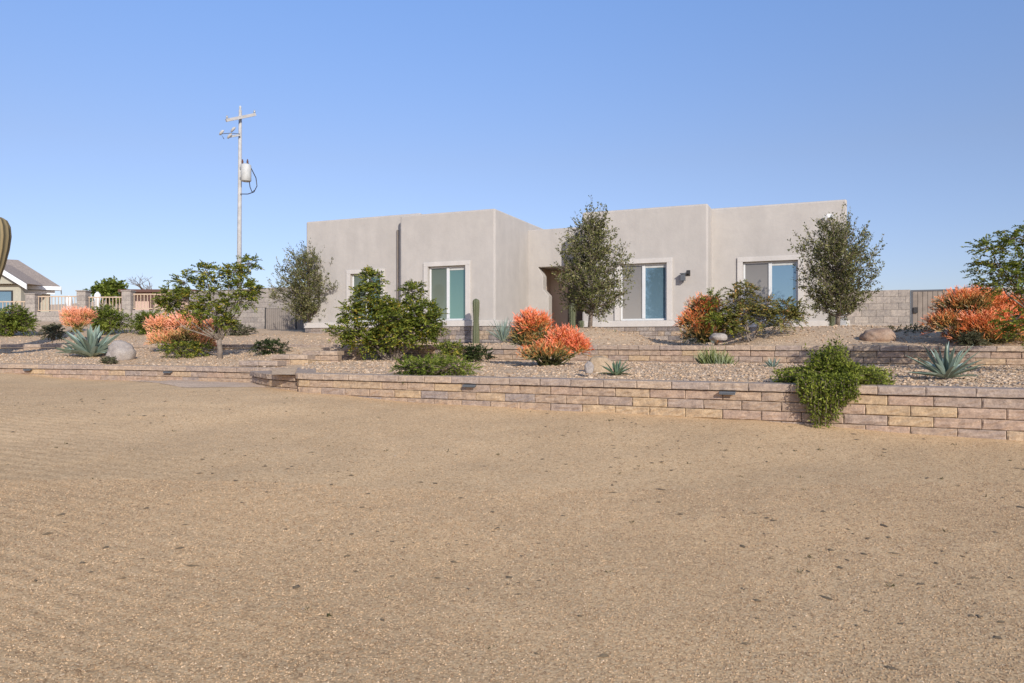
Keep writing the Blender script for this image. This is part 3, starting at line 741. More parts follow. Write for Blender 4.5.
mb = MB(); mb.tube([(x+.06, YP, zt), (x+.06, YP, zt+.12), (x+.06, YP, zt+.2)], [.03, .06, .03], 8); mb.build('insulator', M['light_grey'], up)
mb = MB(); bar(mb, W(240, 135, YP-.15), W(228, 137, YP-.5), .07, .09); br = mb.build('cutout_bracket', M['grey_metal'], up)
for (p, q, Yo) in ((233, 129.5, -.35), (221.5, 132.5, -.6), (229.5, 136, -.5)):
    mb = MB(); c = W(p, q, YP + Yo); mb.tube([c + [-.09,0,-.12], c + [-.03,0,-.03], c + [.05,0,.06], c + [.11,0,.10]], [.03, .065, .065, .025], 8); mb.build('fuse_cutout', M['pole'], br, smooth=True)
mb = MB(); mb.tube([W(240, 134, YP-.2), W(231, 133, YP-.4), W(221, 134, YP-.6), W(224, 139, YP-.6)], .016, 5); mb.build('lead_wire', M['dark_metal'], br)
c0, c1 = W(246, 181.5, YP-.35), W(246, 164, YP-.35)
mb = MB(); mb.tube([c0, c0+[0,0,.03], c1-[0,0,.06], c1], [.20, .235, .235, .15], 16); tr = mb.build('transformer', M['light_grey'], up, smooth=True)
for p in (242.5, 247.5):
    mb = MB(); q = W(p, 163.5, YP-.35); mb.tube([q, q+[0,0,.08], q+[0,0,.2]], [.04, .05, .02], 8); mb.build('bushing', M['rust'], tr)
for py in (168, 178):
    mb = MB(); bar(mb, W(240, py, YP-.05), W(243, py, YP-.25), .05, .1); mb.build('mount', M['grey_metal'], tr)
mb = MB(); mb.tube([W(248, 163, YP-.35), W(252, 170, YP-.3), W(256, 178, YP-.3), W(257, 186, YP-.3), W(254, 192, YP-.25), W(248, 194, YP-.2), W(240.5, 194, YP-.1)], .022, 5)
mb.tube([W(249, 180, YP-.35), W(250, 187, YP-.3), W(252, 192, YP-.25), W(255, 190, YP-.25)], .022, 5); mb.build('service_cable', M['dark_metal'], up)

# ------------------------------------------------------------------ plants
def unit(v): return v / (np.linalg.norm(v, axis=-1, keepdims=True) + 1e-9)
def leaf_quads(P, D, L, Wd, nrm=None, r=rng):
    """diamond leaves at P along D"""
    n = len(P); D = unit(D)
    a = unit(r.normal(size=(n, 3))) if nrm is None else unit(nrm + .6 * r.normal(size=(n, 3)))
    S = unit(np.cross(D, a)); U = np.cross(S, D)
    L = np.broadcast_to(L, (n,))[:, None]; Wd = np.broadcast_to(Wd, (n,))[:, None]
    return np.stack([P, P + D*L*.45 + S*Wd*.5 + U*L*.06, P + D*L, P + D*L*.45 - S*Wd*.5 + U*L*.06], 1)
def sphere_dirs(n, r=rng): return unit(r.normal(size=(n, 3)))

def oak(px, Y, top_py, trunk_py, prof, label, seed, dens=1.0, trunk_r=.055):
    """prof: list of (py, half width px, centre px)"""
    r = np.random.default_rng(seed); x, y = XY(px, Y); z = upbed_z(x, y); k = Y / F
    root = empty('oak_tree', (x, y, z), label, 'tree', 'young oaks in front of the house')
    zt = E + (HY - top_py) * k; zc = E + (HY - trunk_py) * k
    hz = np.array([E + (HY - p[0]) * k for p in prof][::-1]); hw = np.array([p[1] * k for p in prof][::-1]); hc = np.array([(p[2] - px) * k for p in prof][::-1])
    wd, lf = MB(), MB()
    n = 9; ts = np.linspace(0, 1, n); trunk = np.c_[x + np.interp(z + ts*(zt-z), hz, hc) * ts + .02*np.sin(ts*7), y + .02*np.cos(ts*5), z - .05 + ts * (zt - z - .1)]
    wd.tube(trunk, trunk_r * (1 - .86 * ts), 8)
    tw = []; 
    nb = int(105 * dens)
    for i in range(nb):
        f = (i + .5) / nb; h0 = zc - .12 + (zt - zc) * f ** 1.1 * .86
        az = i * 2.39996 + r.uniform(-.3, .3)
        he = h0 + r.uniform(.15, .42) * (.55 + .6 * f) + .08
        he = min(he, zt - .02)
        rad = np.interp(he, hz, hw) * r.uniform(.55, 1.08); cx = np.interp(he, hz, hc)
        ti = np.interp(h0, trunk[:,2], np.arange(n)); p0 = np.array([np.interp(ti, np.arange(n), trunk[:,q]) for q in range(3)])
        p3 = np.array([x + cx + math.cos(az) * rad, y + math.sin(az) * rad, he])
        mid = (p0 + p3) / 2 + np.array([0, 0, -.06]) + r.normal(size=3) * .05
        pts = np.array([p0, (p0+mid)/2 + [0,0,-.01], mid, (mid+p3)/2 + [0,0,.02], p3]); wd.tube(pts, [.016, .013, .010, .007, .004], 5)
        L = np.linalg.norm(p3 - p0); nt = int((5 + L * 7.5) * dens)
        for q in range(nt):
            t = r.uniform(.22, 1.0); b0 = np.array([np.interp(t*4, np.arange(5), pts[:,w_]) for w_ in range(3)])
            d = unit(unit(p3 - p0) * .5 + r.normal(size=3) * .6 + np.array([0, 0, .38])); tl = r.uniform(.14, .34)
            tw.append((b0, d, tl))
    # upright wisps that break the outline
    for q in range(int(60 * dens)):
        h = r.uniform(zc + .3*(zt-zc), zt - .1); az = r.uniform(0, 6.28); rad = np.interp(h, hz, hw) * r.uniform(.6, .98)
        b0 = np.array([x + np.interp(h, hz, hc) + math.cos(az)*rad, y + math.sin(az)*rad, h - .05]); d = unit(np.array([math.cos(az)*.5, math.sin(az)*.5, r.uniform(.5, 1.3)])); tw.append((b0, d, r.uniform(.3, .5)))
    for q in range(16):      # bare tips above the crown
        az = r.uniform(0, 6.28); h = zt - r.uniform(.1, .5); b0 = np.array([x + np.interp(h, hz, hc) + math.cos(az)*.12, y + math.sin(az)*.12, h]); tw.append((b0, unit(np.array([math.cos(az)*.4, math.sin(az)*.4, 1.0])), r.uniform(.4, .7)))
    for b0, d, tl in tw:
        wd.tube([b0, b0 + d*tl*.5 + [0,0,.01], b0 + d*tl], [.005, .004, .002], 3, cap=False)
        m = int(tl * (37 if tl < .36 else 24) * dens) + 3; t = r.uniform(.1, 1.05, m)[:, None]; P = b0 + d*tl*t + r.normal(size=(m,3))*.018
        D = unit(d + r.normal(size=(m,3)) * .8); lf.quads(leaf_quads(P, D, r.uniform(.04, .075, m), r.uniform(.02, .036, m), r=r))
    wd.build('trunk', M['bark'], root, smooth=True); lf.build('crown', M['oak'], root)
    return root
oak(590, 16.9, 219, 311, [(214, 4, 594), (226, 13, 594), (240, 23, 592), (258, 33, 592), (276, 39, 592), (292, 37, 592), (304, 26, 591), (314, 10, 591)], 'slender oak with pointed crown and bare trunk in front of the front door', 11, 1.08)
oak(838, 17.2, 224, 313, [(218, 8, 834), (232, 26, 836), (250, 37, 838), (270, 40, 838), (290, 37, 837), (305, 25, 838), (315, 8, 838)], 'full rounded oak at the right corner of the house', 12, 1.1)
oak(309, 24.0, 250, 318, [(246, 8, 311), (256, 20, 311), (270, 30, 310), (286, 36, 309), (300, 35, 309), (312, 24, 310), (321, 8, 311)], 'olive brown oak beside the low metal gate at the left end of the house', 13, 1.15, .07)

def clump_shrub(name, px, py, Y, clumps, mat, label, cat, group=None, seed=1, leaf=.06, dens=1., flat=1., barkm='bark', stem=.03, zb=None, spray=.2, stems=True, hubh=.12, trunk=0):
    """clumps: (px, py, rx px, ry px, dY)"""
    r = np.random.default_rng(seed); b = W(px, py, Y)
    if zb is not None: b[2] = zb
    k = Y / F
    root = empty(name, b, label, cat, group); wd, lf = MB(), MB()
    hub = b + [0, 0, hubh]
    if trunk: wd.tube([b - [0,0,.1], b + [.02, 0, hubh*.5], hub + [0,0,.05]], [trunk*1.25, trunk, trunk*.8], 8)
    for (cx, cy, rx, ry, dY) in clumps:
        c = W(cx, cy, Y) + [0, dY, 0]; rx_, ry_ = rx * k, ry * k
        if stems:
            mid = hub * .45 + c * .55 + np.array([(c[0]-hub[0])*.12, 0, -.12*abs(c[0]-hub[0])]) + r.normal(size=3)*.03
            b0 = (hub if trunk else b - [0,0,.05]) + r.normal(size=3)*[.03,.03,0]
            pts = np.array([b0, b0*.6 + mid*.4 + r.normal(size=3)*.02, mid, (mid+c)/2 + r.normal(size=3)*.03, c])
            wd.tube(pts, [stem, stem*.8, stem*.55, stem*.35, stem*.2], 6)
        ns = int(dens * 26 * max(1, (rx_ * ry_ * 14) / .6)) 
        for q in range(ns):
            d = sphere_dirs(1, r)[0]; rr = r.uniform(.15, 1) ** .5
            s = c + d * rr * np.array([rx_, max(rx_, ry_) * .9, ry_])
            dr = unit(d * .8 + r.normal(size=3) * .45 + np.array([0, 0, .25])); dr[2] *= flat; dr = unit(dr); sl = spray * r.uniform(.6, 1.25)
            if q % 3 == 0: wd.tube([c + (s-c)*.2, (c+s)/2 + r.normal(size=3)*.02, s], [.007, .005, .003], 3, cap=False)
            m = int(sl / leaf * 5) + 4; t = np.linspace(.05, 1, m); side = unit(np.cross(dr, [0, .1, 1]) + r.normal(size=3)*.2)
            sg = np.where(np.arange(m) % 2, 1, -1)[:, None]
            P = s + dr * sl * t[:, None] - np.array([0, 0, .25]) * sl * (t[:, None] ** 2); D = dr * .5 + sg * side + r.normal(size=(m, 3)) * .25
            lf.quads(leaf_quads(P, D, leaf * r.uniform(.7, 1.2, m), leaf * .45 * r.uniform(.8, 1.2, m), np.tile([0, -.25, 1.], (m, 1)), r=r))
    if wd.v: wd.build('trunk' if cat == 'tree' else 'stem', M[barkm], root, smooth=True)
    lf.build('crown' if cat == 'tree' else 'foliage', M[mat], root)
    return root

GB_ = 'leafy shrubs on the terraces'
clump_shrub('shrub', 394, 361, hit(394, 361, lowbed_z), [(372, 280, 9, 8, 0), (367, 297, 14, 11, .1), (352, 312, 9, 7, 0), (348, 330, 15, 10, -.1), (377, 322, 16, 11, .2), (396, 310, 16, 9, 0), (412, 292, 8, 9, .1), (420, 311, 13, 9, 0), (424, 328, 15, 12, .1), (402, 333, 18, 10, -.25), (398, 321, 15, 11, -.3), (384, 309, 12, 9, -.1), (385, 343, 20, 8, .1), (362, 340, 18, 8, .1), (429, 322, 13, 16, -.1)],
    'bird', 'big dense green shrub with yellow tinged tips in front of the left windows', 'shrub', GB_, 21, .062, 2.9, .8, hubh=.3)
clump_shrub('shrub', 752, 343, 14.2, [(745, 291, 12.2, 5.8, 0), (737, 300, 9.5, 7.2, 0), (745, 312, 11.6, 7.2, .1), (765, 305, 11.6, 6.5, .1), (762, 318, 12.2, 6.5, .1), (788, 307, 10.9, 5.8, 0), (782, 319, 12.2, 6.5, -.1), (735, 327, 6.8, 4.3, 0), (795, 315, 6.1, 5.0, 0), (732, 318, 5.4, 4.3, 0)],
    'bird_dull', 'open olive shrub with bare forked stems in front of the right window', 'shrub', GB_, 22, .055, 2.0, .7, stem=.02, hubh=.12)
clump_shrub('gnarled_tree', 219, 360, hit(219, 359, leftbed_z), [(205, 272, 17.2, 7.4, 0), (242, 263, 13.3, 5.7, .2), (232, 272, 11.7, 5.7, 0), (186, 282, 14.0, 7.4, 0), (172, 296, 13.3, 7.4, 0), (214, 287, 14.0, 7.4, .1), (240, 287, 13.3, 6.6, .1), (190, 300, 14.0, 7.4, -.2), (168, 305, 7.8, 4.9, 0), (210, 304, 15.6, 6.6, .1), (238, 300, 14.0, 7.4, 0), (252, 290, 7.0, 5.7, 0), (218, 314, 15.6, 6.6, -.2), (195, 312, 10.9, 6.6, 0), (226, 322, 7.8, 4.9, 0)],
    'bird', 'small gnarled tree with layered airy crown above the salmon bush', 'tree', None, 23, .06, 2.3, .6, 'bark', .022, spray=.17, hubh=.42, trunk=.055)
# tree outside the right edge reaching into the frame
xr = W(1085, 392, 9.3)
clump_shrub('overhanging_tree', 1085, 384, 9.3, [(1012, 240, 22, 8, 0), (1040, 236, 25, 12, .2), (990, 248, 16, 6, 0), (1003, 262, 22, 8, .1), (1030, 258, 22, 10, 0), (995, 272, 22, 9, 0), (1018, 276, 22, 9, -.1), (1045, 270, 28, 16, .2), (1006, 285, 24, 8, .1), (1030, 292, 16, 10, 0), (1070, 250, 30, 20, 0), (1100, 270, 34, 24, 0), (1090, 235, 30, 20, .3), (1014, 321, 14, 10, 0), (1022, 332, 13, 10, -.1), (1060, 320, 30, 18, 0)],
    'bird', 'leafy tree reaching in from the right edge with a few thin branches', 'tree', None, 24, .045, 1.7, .55, 'bark', .02, E-.46, spray=.14, hubh=.7, trunk=.06)

def bush(name, px, py, Y, w, h, mat, label, group=None, seed=1, leaf=.04, dens=1., up=.4, spray=.14, zb=None, lobes=5):
    r = np.random.default_rng(seed); k = Y / F; cl = []
    for i in range(lobes):
        t = (i + .5) / lobes - .5; cl.append((px + t * w * .72 + r.normal() * w*.04, py - h * r.uniform(.36, .55) * (1 - .6 * abs(t)), w * r.uniform(.24, .34), h * r.uniform(.36, .5) * (1 - .5*abs(t)), r.uniform(-.3, .3) * w * k))
    return clump_shrub(name, px, py, Y, cl, mat, label, 'shrub', group, seed, leaf, dens, 1., 'twig', .012, zb, spray)
RB = 'round green bushes in the far left bed'
bush('round_bush', 13, 333, 22.5, 33, 31, 'green', 'round dark green bush at the left edge', RB, 31, .06, 2.4)
bush('round_bush', 108, 332, 24, 32, 28, 'green', 'round green bush directly behind the big grey agave', RB, 32, .06, 2.4)
bush('round_bush', 150, 333, 24, 30, 26, 'green', 'round green bush between the agave bush and the salmon bush', RB, 33, .06, 2.4)
bush('low_bush', 53, 338, 19.5, 20, 15, 'dull', 'small grey green bush left of the salmon tipped bush at the far left', None, 34, .05, 1.6)
bush('low_bush', 239, 335, 23, 26, 13, 'dull', 'grey green low bush in front of the grey wall beside the gnarled tree', None, 35, .05, 1.6)
bush('low_bush', 188, 356, hit(188, 357, leftbed_z), 46, 17, 'bird', 'low green bush at the foot of the salmon bush', None, 36, .05, 1.4)
bush('low_bush', 270, 354, hit(270, 354, leftbed_z), 30, 15, 'darkgreen', 'low dark green bush left of the stepped block wall', None, 37, .05, 1.1)
bush('moss_bush', 108, 365, hit(108, 364, leftbed_z), 15, 9, 'dull', 'tiny mossy bush in front of the grey boulder', None, 38, .03, 1.5, spray=.07)
bush('ground_cover', 433, 375, 9.9, 80, 20, 'green', 'low spreading bright green plant behind the front wall', None, 39, .03, 2.6, spray=.11, lobes=9)
bush('low_bush', 474, 360, 13.6, 27, 15, 'darkgreen', 'small dark green bush left of the big coral bush', None, 40, .045, 1.4)
bush('low_bush', 449, 356, 13.2, 22, 14, 'bird', 'thin green sprig bush behind the spreading green plant', None, 41, .04, 1.)
bush('low_bush', 697, 343, 16.5, 34, 15, 'sagebush', 'pale blue grey bush at the house base beside the red bush', None, 43, .04, 1.4)
bush('low_bush', 905, 344, 14.2, 52, 18, 'dull', 'sprawling grey green bush beside the reddish boulder', None, 44, .045, 1.0, spray=.2)
bush('low_bush', 972, 347, 11.9, 19, 14, 'dull', 'small rounded olive bush above the large agave', None, 45, .03, 1.8)
bush('low_bush', 772, 332, 18.5, 18, 6, 'sagebush', 'tiny grey bush on the gravel below the right window', None, 46, .04, 1.)

# upright green stems
def stick_bush(name, px, py, Y, w, h, mat, label, seed, group=None, n=260):
    r = np.random.default_rng(seed); b = W(px, py, Y); k = Y / F; mb = MB()
    for i in range(n):
        t = r.uniform(-1, 1); p0 = b + np.array([t * w * k * .35, r.normal() * w * k * .15, -.02]); hh = h * k * r.uniform(.5, 1) * (1 - .45 * abs(t + .2))
        d = unit(np.array([t * .6 + r.normal()*.2, r.normal() * .3, 1])); p1 = p0 + d * hh
        mb.tube([p0, (p0+p1)/2 + r.normal(size=3)*.008, p1], [.007, .007, .003], 3, [.2, .5, r.uniform(.5, 1)])
    return solo(mb, name, mat, label, 'shrub', group, base=b, attr='tone')
M['spurge'] = attrmat('yellow_green_stem', [(0,(.04,.055,.015)),(.5,(.12,.15,.04)),(1,(.27,.28,.08))])
stick_bush('spurge', 716, 365, 12.4, 38, 23, M['spurge'], 'small yellow green stick bush against the upper wall', 51)

# pencil cactus
def firestick(px, py, Y, lobes, mat, label, seed, dens=1., bias=0., green=0.):
    r = np.random.default_rng(seed); k = Y / F; b = W(px, py, Y); mb = MB()
    for (cx, cy, rx, ry, dY, hot) in lobes:
        c = W(cx, cy, Y) + [0, dY, 0]; R_ = np.array([rx * k, max(rx, ry) * k * .85, ry * k]); ns = int(dens * 1700 * (rx * ry) / 700 * (k / .0175) ** .5)
        for i in range(ns):
            d = sphere_dirs(1, r)[0]
            if d[2] < -.35: d[2] *= -.5; d = unit(d)
            rr = r.uniform(.35, .88); p = c + d * R_ * rr; L = r.uniform(.10, .21) * (.5 + .7 * R_[0])
            dr = unit(d * .75 + np.array([0, 0, .55]) + r.normal(size=3) * .3); e = p + dr * L
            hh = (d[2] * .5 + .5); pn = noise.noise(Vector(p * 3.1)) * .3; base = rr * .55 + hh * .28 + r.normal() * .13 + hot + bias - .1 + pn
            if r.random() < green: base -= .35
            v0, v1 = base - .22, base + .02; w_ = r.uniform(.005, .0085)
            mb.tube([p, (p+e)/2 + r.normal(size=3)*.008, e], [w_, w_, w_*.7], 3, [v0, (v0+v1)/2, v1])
            for q in range(3):
                d2 = unit(dr + r.normal(size=3) * .42); e2 = e + d2 * L * r.uniform(.35, .7); mb.tube([e, e2], [w_*.75, w_*.4], 3, [v1, min(1, v1 + .22)])
    for i in range(40):
        cx = lobes[i % len(lobes)]; c = W(cx[0], cx[1], Y) + [0, cx[4], 0]; q = c + sphere_dirs(1, r)[0] * np.array([cx[2], cx[2], cx[3]]) * k * .5
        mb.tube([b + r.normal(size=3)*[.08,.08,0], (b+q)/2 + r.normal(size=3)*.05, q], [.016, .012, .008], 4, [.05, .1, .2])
    return solo(mb, 'pencil_cactus', M[mat], label, 'succulent', 'fiery pencil cactus bushes', base=b, attr='tone')
firestick(550, 366, hit(550, 366, lowbed_z), [(533, 328, 17, 13, 0, .12), (524, 342, 12, 13, .1, -.18), (543, 344, 18, 12, .1, -.25), (563, 346, 18, 14, 0, .2), (576, 351, 11, 11, -.1, .22), (545, 357, 25, 8, -.2, -.1)], 'fire', 'large coral red pencil cactus in the middle of the terrace', 61, 1.0)
firestick(703, 342, 14.6, [(704, 312, 16, 13, 0, .12), (694, 326, 15, 12, 0, .08), (712, 328, 14, 13, .1, -.1), (702, 336, 20, 7, -.1, -.15)], 'fire_orange', 'orange and green pencil cactus beside the lantern wall', 62, 1.0, 0, .15)
firestick(975, 346, 12.4, [(968, 310, 26, 16, .1, .05), (990, 305, 24, 13, .3, .15), (950, 328, 20, 15, 0, 0), (972, 330, 22, 13, -.2, .12), (1000, 328, 26, 15, 0, .12), (1020, 312, 18, 14, .2, .1), (985, 340, 40, 8, -.1, 0), (1035, 330, 18, 14, 0, .1)], 'fire_orange', 'huge orange pencil cactus right of the side gate', 63, .8)
firestick(180, 352, hit(180, 354, leftbed_z) + .5, [(163, 328, 15, 10, 0, .2), (185, 325, 18, 9, 0, .25), (204, 330, 12, 10, .1, .2), (165, 342, 14, 9, -.1, -.02), (186, 341, 20, 10, 0, -.2), (205, 344, 10, 8, 0, 0)], 'fire_salmon', 'salmon pencil cactus under the gnarled tree', 64, .95)
firestick(78, 332, 21.5, [(72, 318, 10, 8, 0, .1), (84, 317, 9, 7, 0, .15), (77, 325, 13, 7, 0, .1)], 'fire_salmon', 'small salmon pencil cactus behind the left agave', 65, 1.3)
clump_shrub('companion_shrub', 716, 343, 14.3, [(712, 300, 8, 6, 0), (716, 309, 8, 6, -.1), (724, 327, 8, 6, -.1), (708, 322, 6, 5, -.3)], 'bird', 'wispy green shrub growing through the orange bush beside the lantern wall', 'shrub', None, 66, .045, 1.2, 1, 'twig', .014)

# agaves
def agave(px, py, Y, n, L, Wd, mat, label, seed, lean=0., lo=12, hi=86):
    r = np.random.default_rng(seed); b = W(px, py, Y); mb = MB()
    for i in range(n):
        f = i / (n - 1); az = i * 2.39996 + r.uniform(-.2, .2); el = R(hi - (hi - lo) * f ** .85 + r.uniform(-7, 7)); l = L * r.uniform(.78, 1.1) * (.72 + .32 * math.sin(math.pi * min(1, .25 + f * .6))); w = Wd * r.uniform(.85, 1.15)
        h = np.array([math.cos(az), math.sin(az), 0]); sd = np.array([-h[1], h[0], 0]); V = []; A = []; m = 8; pos = b + h * .03 + [0, 0, .02]; e = el; q = pos.copy()
        val = .35 + .5 * r.random()
        tw = r.uniform(-.25, .25)
        for j in range(m + 1):
            t = j / m; wi = w * (.62 + .55 * t - .15 * t*t) * (1 - t ** 2.6) if t < 1 else .002
            d = h * math.cos(e) + np.array([0, 0, math.sin(e)]); u = np.cross(sd, d); u = u if u[2] > 0 else -u
            s2 = sd * math.cos(tw * t) + u * math.sin(tw * t)
            V += [q - s2 * wi / 2 + u * wi * .22, q - u * wi * .06, q + s2 * wi / 2 + u * wi * .22, q - u * wi * .2]; A += [val - .15 * (1-t)] * 2 + [val + .15] + [val - .3]
            q = q + d * l / m; e -= R(r.uniform(-1, 3.5)) * (1 + f)
        Fs = []
        for j in range(m):
            o = 4 * j
            for a_, c_ in ((0, 1), (1, 2), (2, 3), (3, 0)): Fs.append((o+a_, o+c_, o+4+c_, o+4+a_))
        mb.add(V, Fs, A)
    return solo(mb, 'agave', M[mat], label, 'succulent', 'agaves on the terraces', base=b, attr='tone', smooth=False)
agave(92, 357, hit(92, 357, leftbed_z), 40, .74, .165, 'agave', 'big grey green agave with broad leaves beside the grey boulder', 71)
agave(946, 379, 8.35, 36, .43, .07, 'agave', 'large blue grey agave with long narrow leaves behind the front wall at right', 72)
agave(616, 376, hit(616, 375.5, lowbed_z), 20, .24, .05, 'agave_green', 'small green agave beside the tan boulder', 73)
agave(773, 369, 11.2, 22, .17, .035, 'agave', 'tiny blue grey agave left of the trailing plant', 74)
agave(612, 338, 16.4, 24, .20, .035, 'agave_green', 'small green agave on the gravel mound below the blue window', 75)
agave(503, 342, 17.2, 40, .62, .035, 'agave', 'spiky narrow leaved grey agave against the house left of the coral bush', 76, lo=35)
agave(72, 354, hit(72, 356, leftbed_z), 14, .34, .12, 'agave', 'small flat agave pup left of the big grey agave', 77, hi=55, lo=5)

# columnar cacti
def column(px, pb, pt, wpx, Y, label, mat='cactus', ribs=9, zb=None, group='columnar cacti by the house'):
    b = W(px, pb, Y); k = Y / F; H = (pb - pt) * k; r0 = wpx * k / 2; mb = MB()
    if zb is not None: H += b[2] - zb; b[2] = zb
    m = 36; na = ribs * 4; V = []; A = []
    for j in range(m + 1):
        t = j / m; z = t * H; rr = r0 * (.9 + .1 * math.sin(t * 9)) * (1 if t < .93 else math.sqrt(max(0, 1 - ((t - .93) / .07) ** 2)) * .96 + .04)
        for q in range(na):
            an = 2 * math.pi * q / na; c = (math.cos(an * ribs) * .5 + .5); V.append(b + [math.cos(an) * rr * (.74 + .26 * c), math.sin(an) * rr * (.74 + .26 * c), z]); A.append(.15 + .6 * c + .1 * math.sin(j*3+q))
    Fs = [(j*na+q, j*na+(q+1) % na, (j+1)*na+(q+1) % na, (j+1)*na+q) for j in range(m) for q in range(na)]; Fs.append(tuple(range(m*na, (m+1)*na)))
    mb.add(V, Fs, A)
    for j in range(2, m - 1):
        for q in range(0, na, 4):
            p = np.array(V[j*na+q]); d = unit(p - (b + [0, 0, p[2]-b[2]]))
            for s_ in range(2):
                e = p + d * .03 + np.random.default_rng(j*99+q+s_).normal(size=3) * .012; mb.tube([p, e], [.002, .001], 3, [1, 1], cap=False)
    return solo(mb, 'column_cactus', M[mat], label, 'cactus', group, base=b, attr='tone', smooth=True)
Yw = lambda px, Y0, d: Yf(px, Y0) - d
column(476, 341.5, 298.5, 7, Yw(476, YA, .75), 'ribbed column cactus standing right of the green window', zb=E-.12)
column(572.5, 329, 303, 7, 20.5, 'taller column cactus beside the oak trunk at the entry', zb=E+.1)
column(581.5, 330, 320.5, 4.5, 20.3, 'short column cactus right at the entry oak trunk', zb=E+.1)
column(832, 330, 312.5, 6, Yw(832, YD, .8), 'column cactus behind the trunk of the right corner oak', zb=E+.2)

# saguaro mostly outside the left edge: its arm shows
Ys = 15.0; b = W(-46, 345, Ys); mb = MB(); k = Ys / F
def ribbed(mb, pts, rad, ribs=12):
    pts = np.asarray(pts, float); n = len(pts); d = unit(np.gradient(pts, axis=0)); na = ribs * 4; V = []; A = []
    for i in range(n):
        xx = unit(np.cross(d[i], [0, 1, .01])); yy = np.cross(d[i], xx)
        for q in range(na):
            an = 2 * math.pi * q / na; c = math.cos(an * ribs) * .5 + .5; V.append(pts[i] + rad[i] * (.84 + .16*c) * (math.cos(an)*xx + math.sin(an)*yy)); A.append(.2 + .7 * c)
    mb.add(V, [(i*na+q, i*na+(q+1) % na, (i+1)*na+(q+1) % na, (i+1)*na+q) for i in range(n-1) for q in range(na)] + [tuple(range((n-1)*na, n*na))], A)
tt = np.r_[np.linspace(0, .93, 14), np.linspace(.94, 1, 9)]
sag = empty('saguaro', b, 'saguaro cactus arm at the left edge above the neighbour roof', 'cactus')
ribbed(mb, np.array([W(-46, 350 - 290 * t, Ys) for t in tt]), [.24 * (1 if t < .93 else math.sqrt(max(0.001, 1 - ((t-.93)/.07)**2)) + .01) for t in tt])
mb.build('trunk', M['saguaro'], sag, smooth=True, attr='tone')
mb = MB(); cp = np.array([(-46, 290), (-38, 295), (-30, 297.5), (-22, 296), (-15, 290), (-10.5, 280), (-6, 264), (-4, 248), (-3.5, 236), (-4, 227), (-4.5, 221), (-5, 218), (-5, 216.8)]); pr = np.array([5, 5.8, 6.4, 7, 7.6, 8.3, 9.5, 11.5, 12.6, 12.3, 10, 6.5, 1.5]) * k
ribbed(mb, np.array([W(p, q, Ys) for p, q in cp]), pr); mb.build('arm', M['saguaro'], sag, smooth=True, attr='tone')

# boulders
def boulder(px, py, Y, w, h, mat, label, seed, name='boulder', group='boulders on the terraces'):
    import bmesh
    bm = bmesh.new(); bmesh.ops.create_icosphere(bm, subdivisions=4, radius=1); k = Y / F; b = W(px, py, Y)
    V = np.array([v.co[:] for v in bm.verts]); Fs = [tuple(v.index for v in f.verts) for f in bm.faces]; bm.free()
    for i, v in enumerate(V):
        n_ = noise.noise(Vector(v * 1.1 + seed * 5.3)) * .26 + noise.noise(Vector(v * 2.6 + seed)) * .12 + noise.noise(Vector(v * 7 + seed)) * .035
        V[i] = v * (1 + n_)
        V[i] = np.sign(V[i]) * np.abs(V[i]) ** .9
    V[:, 2] = np.maximum(V[:, 2], -.55)
    V[:, 0] *= w * k / 2; V[:, 1] *= w * k / 2 * .8; V[:, 2] *= h * k / 1.45
    V[:, 2] += h * k * .33
    mb = MB(); mb.add(V + b, Fs); return solo(mb, name, M[mat], label, 'rock', group, base=b, smooth=True)
boulder(121, 360, hit(121, 360, leftbed_z), 27, 18, 'rock_grey', 'rounded grey boulder beside the big left agave', 1)
boulder(600, 373, hit(600, 372.5, lowbed_z), 26, 17, 'rock_tan', 'tan boulder beside the small green agave', 2)
boulder(589, 373, 9.5, 9, 11, 'rock_grey', 'small upright grey stone left of the tan boulder', 3)
boulder(878, 343, 13.3, 33, 14, 'rock_red', 'wide reddish boulder on the upper terrace right of the corner oak', 4)
boulder(719, 340, 13.9, 17, 7, 'rock_grey', 'flat pale grey stone at the foot of the orange bush', 5)
boulder(53, 349.5, 13.9, 9, 4, 'rock_red', 'small dark stone on the gravel left of the big agave', 6) if False else None

# trailing plant over the front wall
r = np.random.default_rng(81); Yt = 7.85; kt = Yt / F; wd, lf = MB(), MB(); bt = W(832, 383, Yt)
root = empty('trailing_plant', bt, 'bushy green trailing plant spilling over the front wall', 'shrub')
paths = []
def wall_n(px): return Ylow(px)
for i in range(330):      # mound to both sides
    px1 = r.choice([-1, 1]) * r.uniform(4, 61) + 833; py1 = 376 - 20 * math.exp(-((px1 - 832) / 26) ** 2) * r.uniform(.2, 1.3) - r.uniform(-9, 11) + abs(px1-832)*.10
    p1 = W(px1, py1, Ylow(px1) + r.uniform(.1, .85)); p0 = W(832 + r.normal()*6, 380, Ylow(832) + r.uniform(.3, .7)); paths.append((p0, (p0+p1)/2 + [0, 0, r.uniform(.03, .12)], p1))
for i in range(70):       # upright shoots
    px1 = 834 + r.normal() * 12; py1 = 372 - r.uniform(.2, 1) * 38 * math.exp(-((px1 - 835) / 14) ** 2); p1 = W(px1, py1, Ylow(832) + r.uniform(.2, .7)); p0 = W(832 + r.normal()*7, 382, Ylow(832) + .45); paths.append((p0, (p0+p1)/2 + r.normal(size=3)*.03, p1))
for i in range(14): 
    px1 = 818 + r.normal()*8; p1 = W(px1, 346 + r.uniform(0, 14), Ylow(832) + .5); p0 = W(830, 378, Ylow(832) + .5); paths.append((p0, (p0+p1)/2 + r.normal(size=3)*.03, p1))
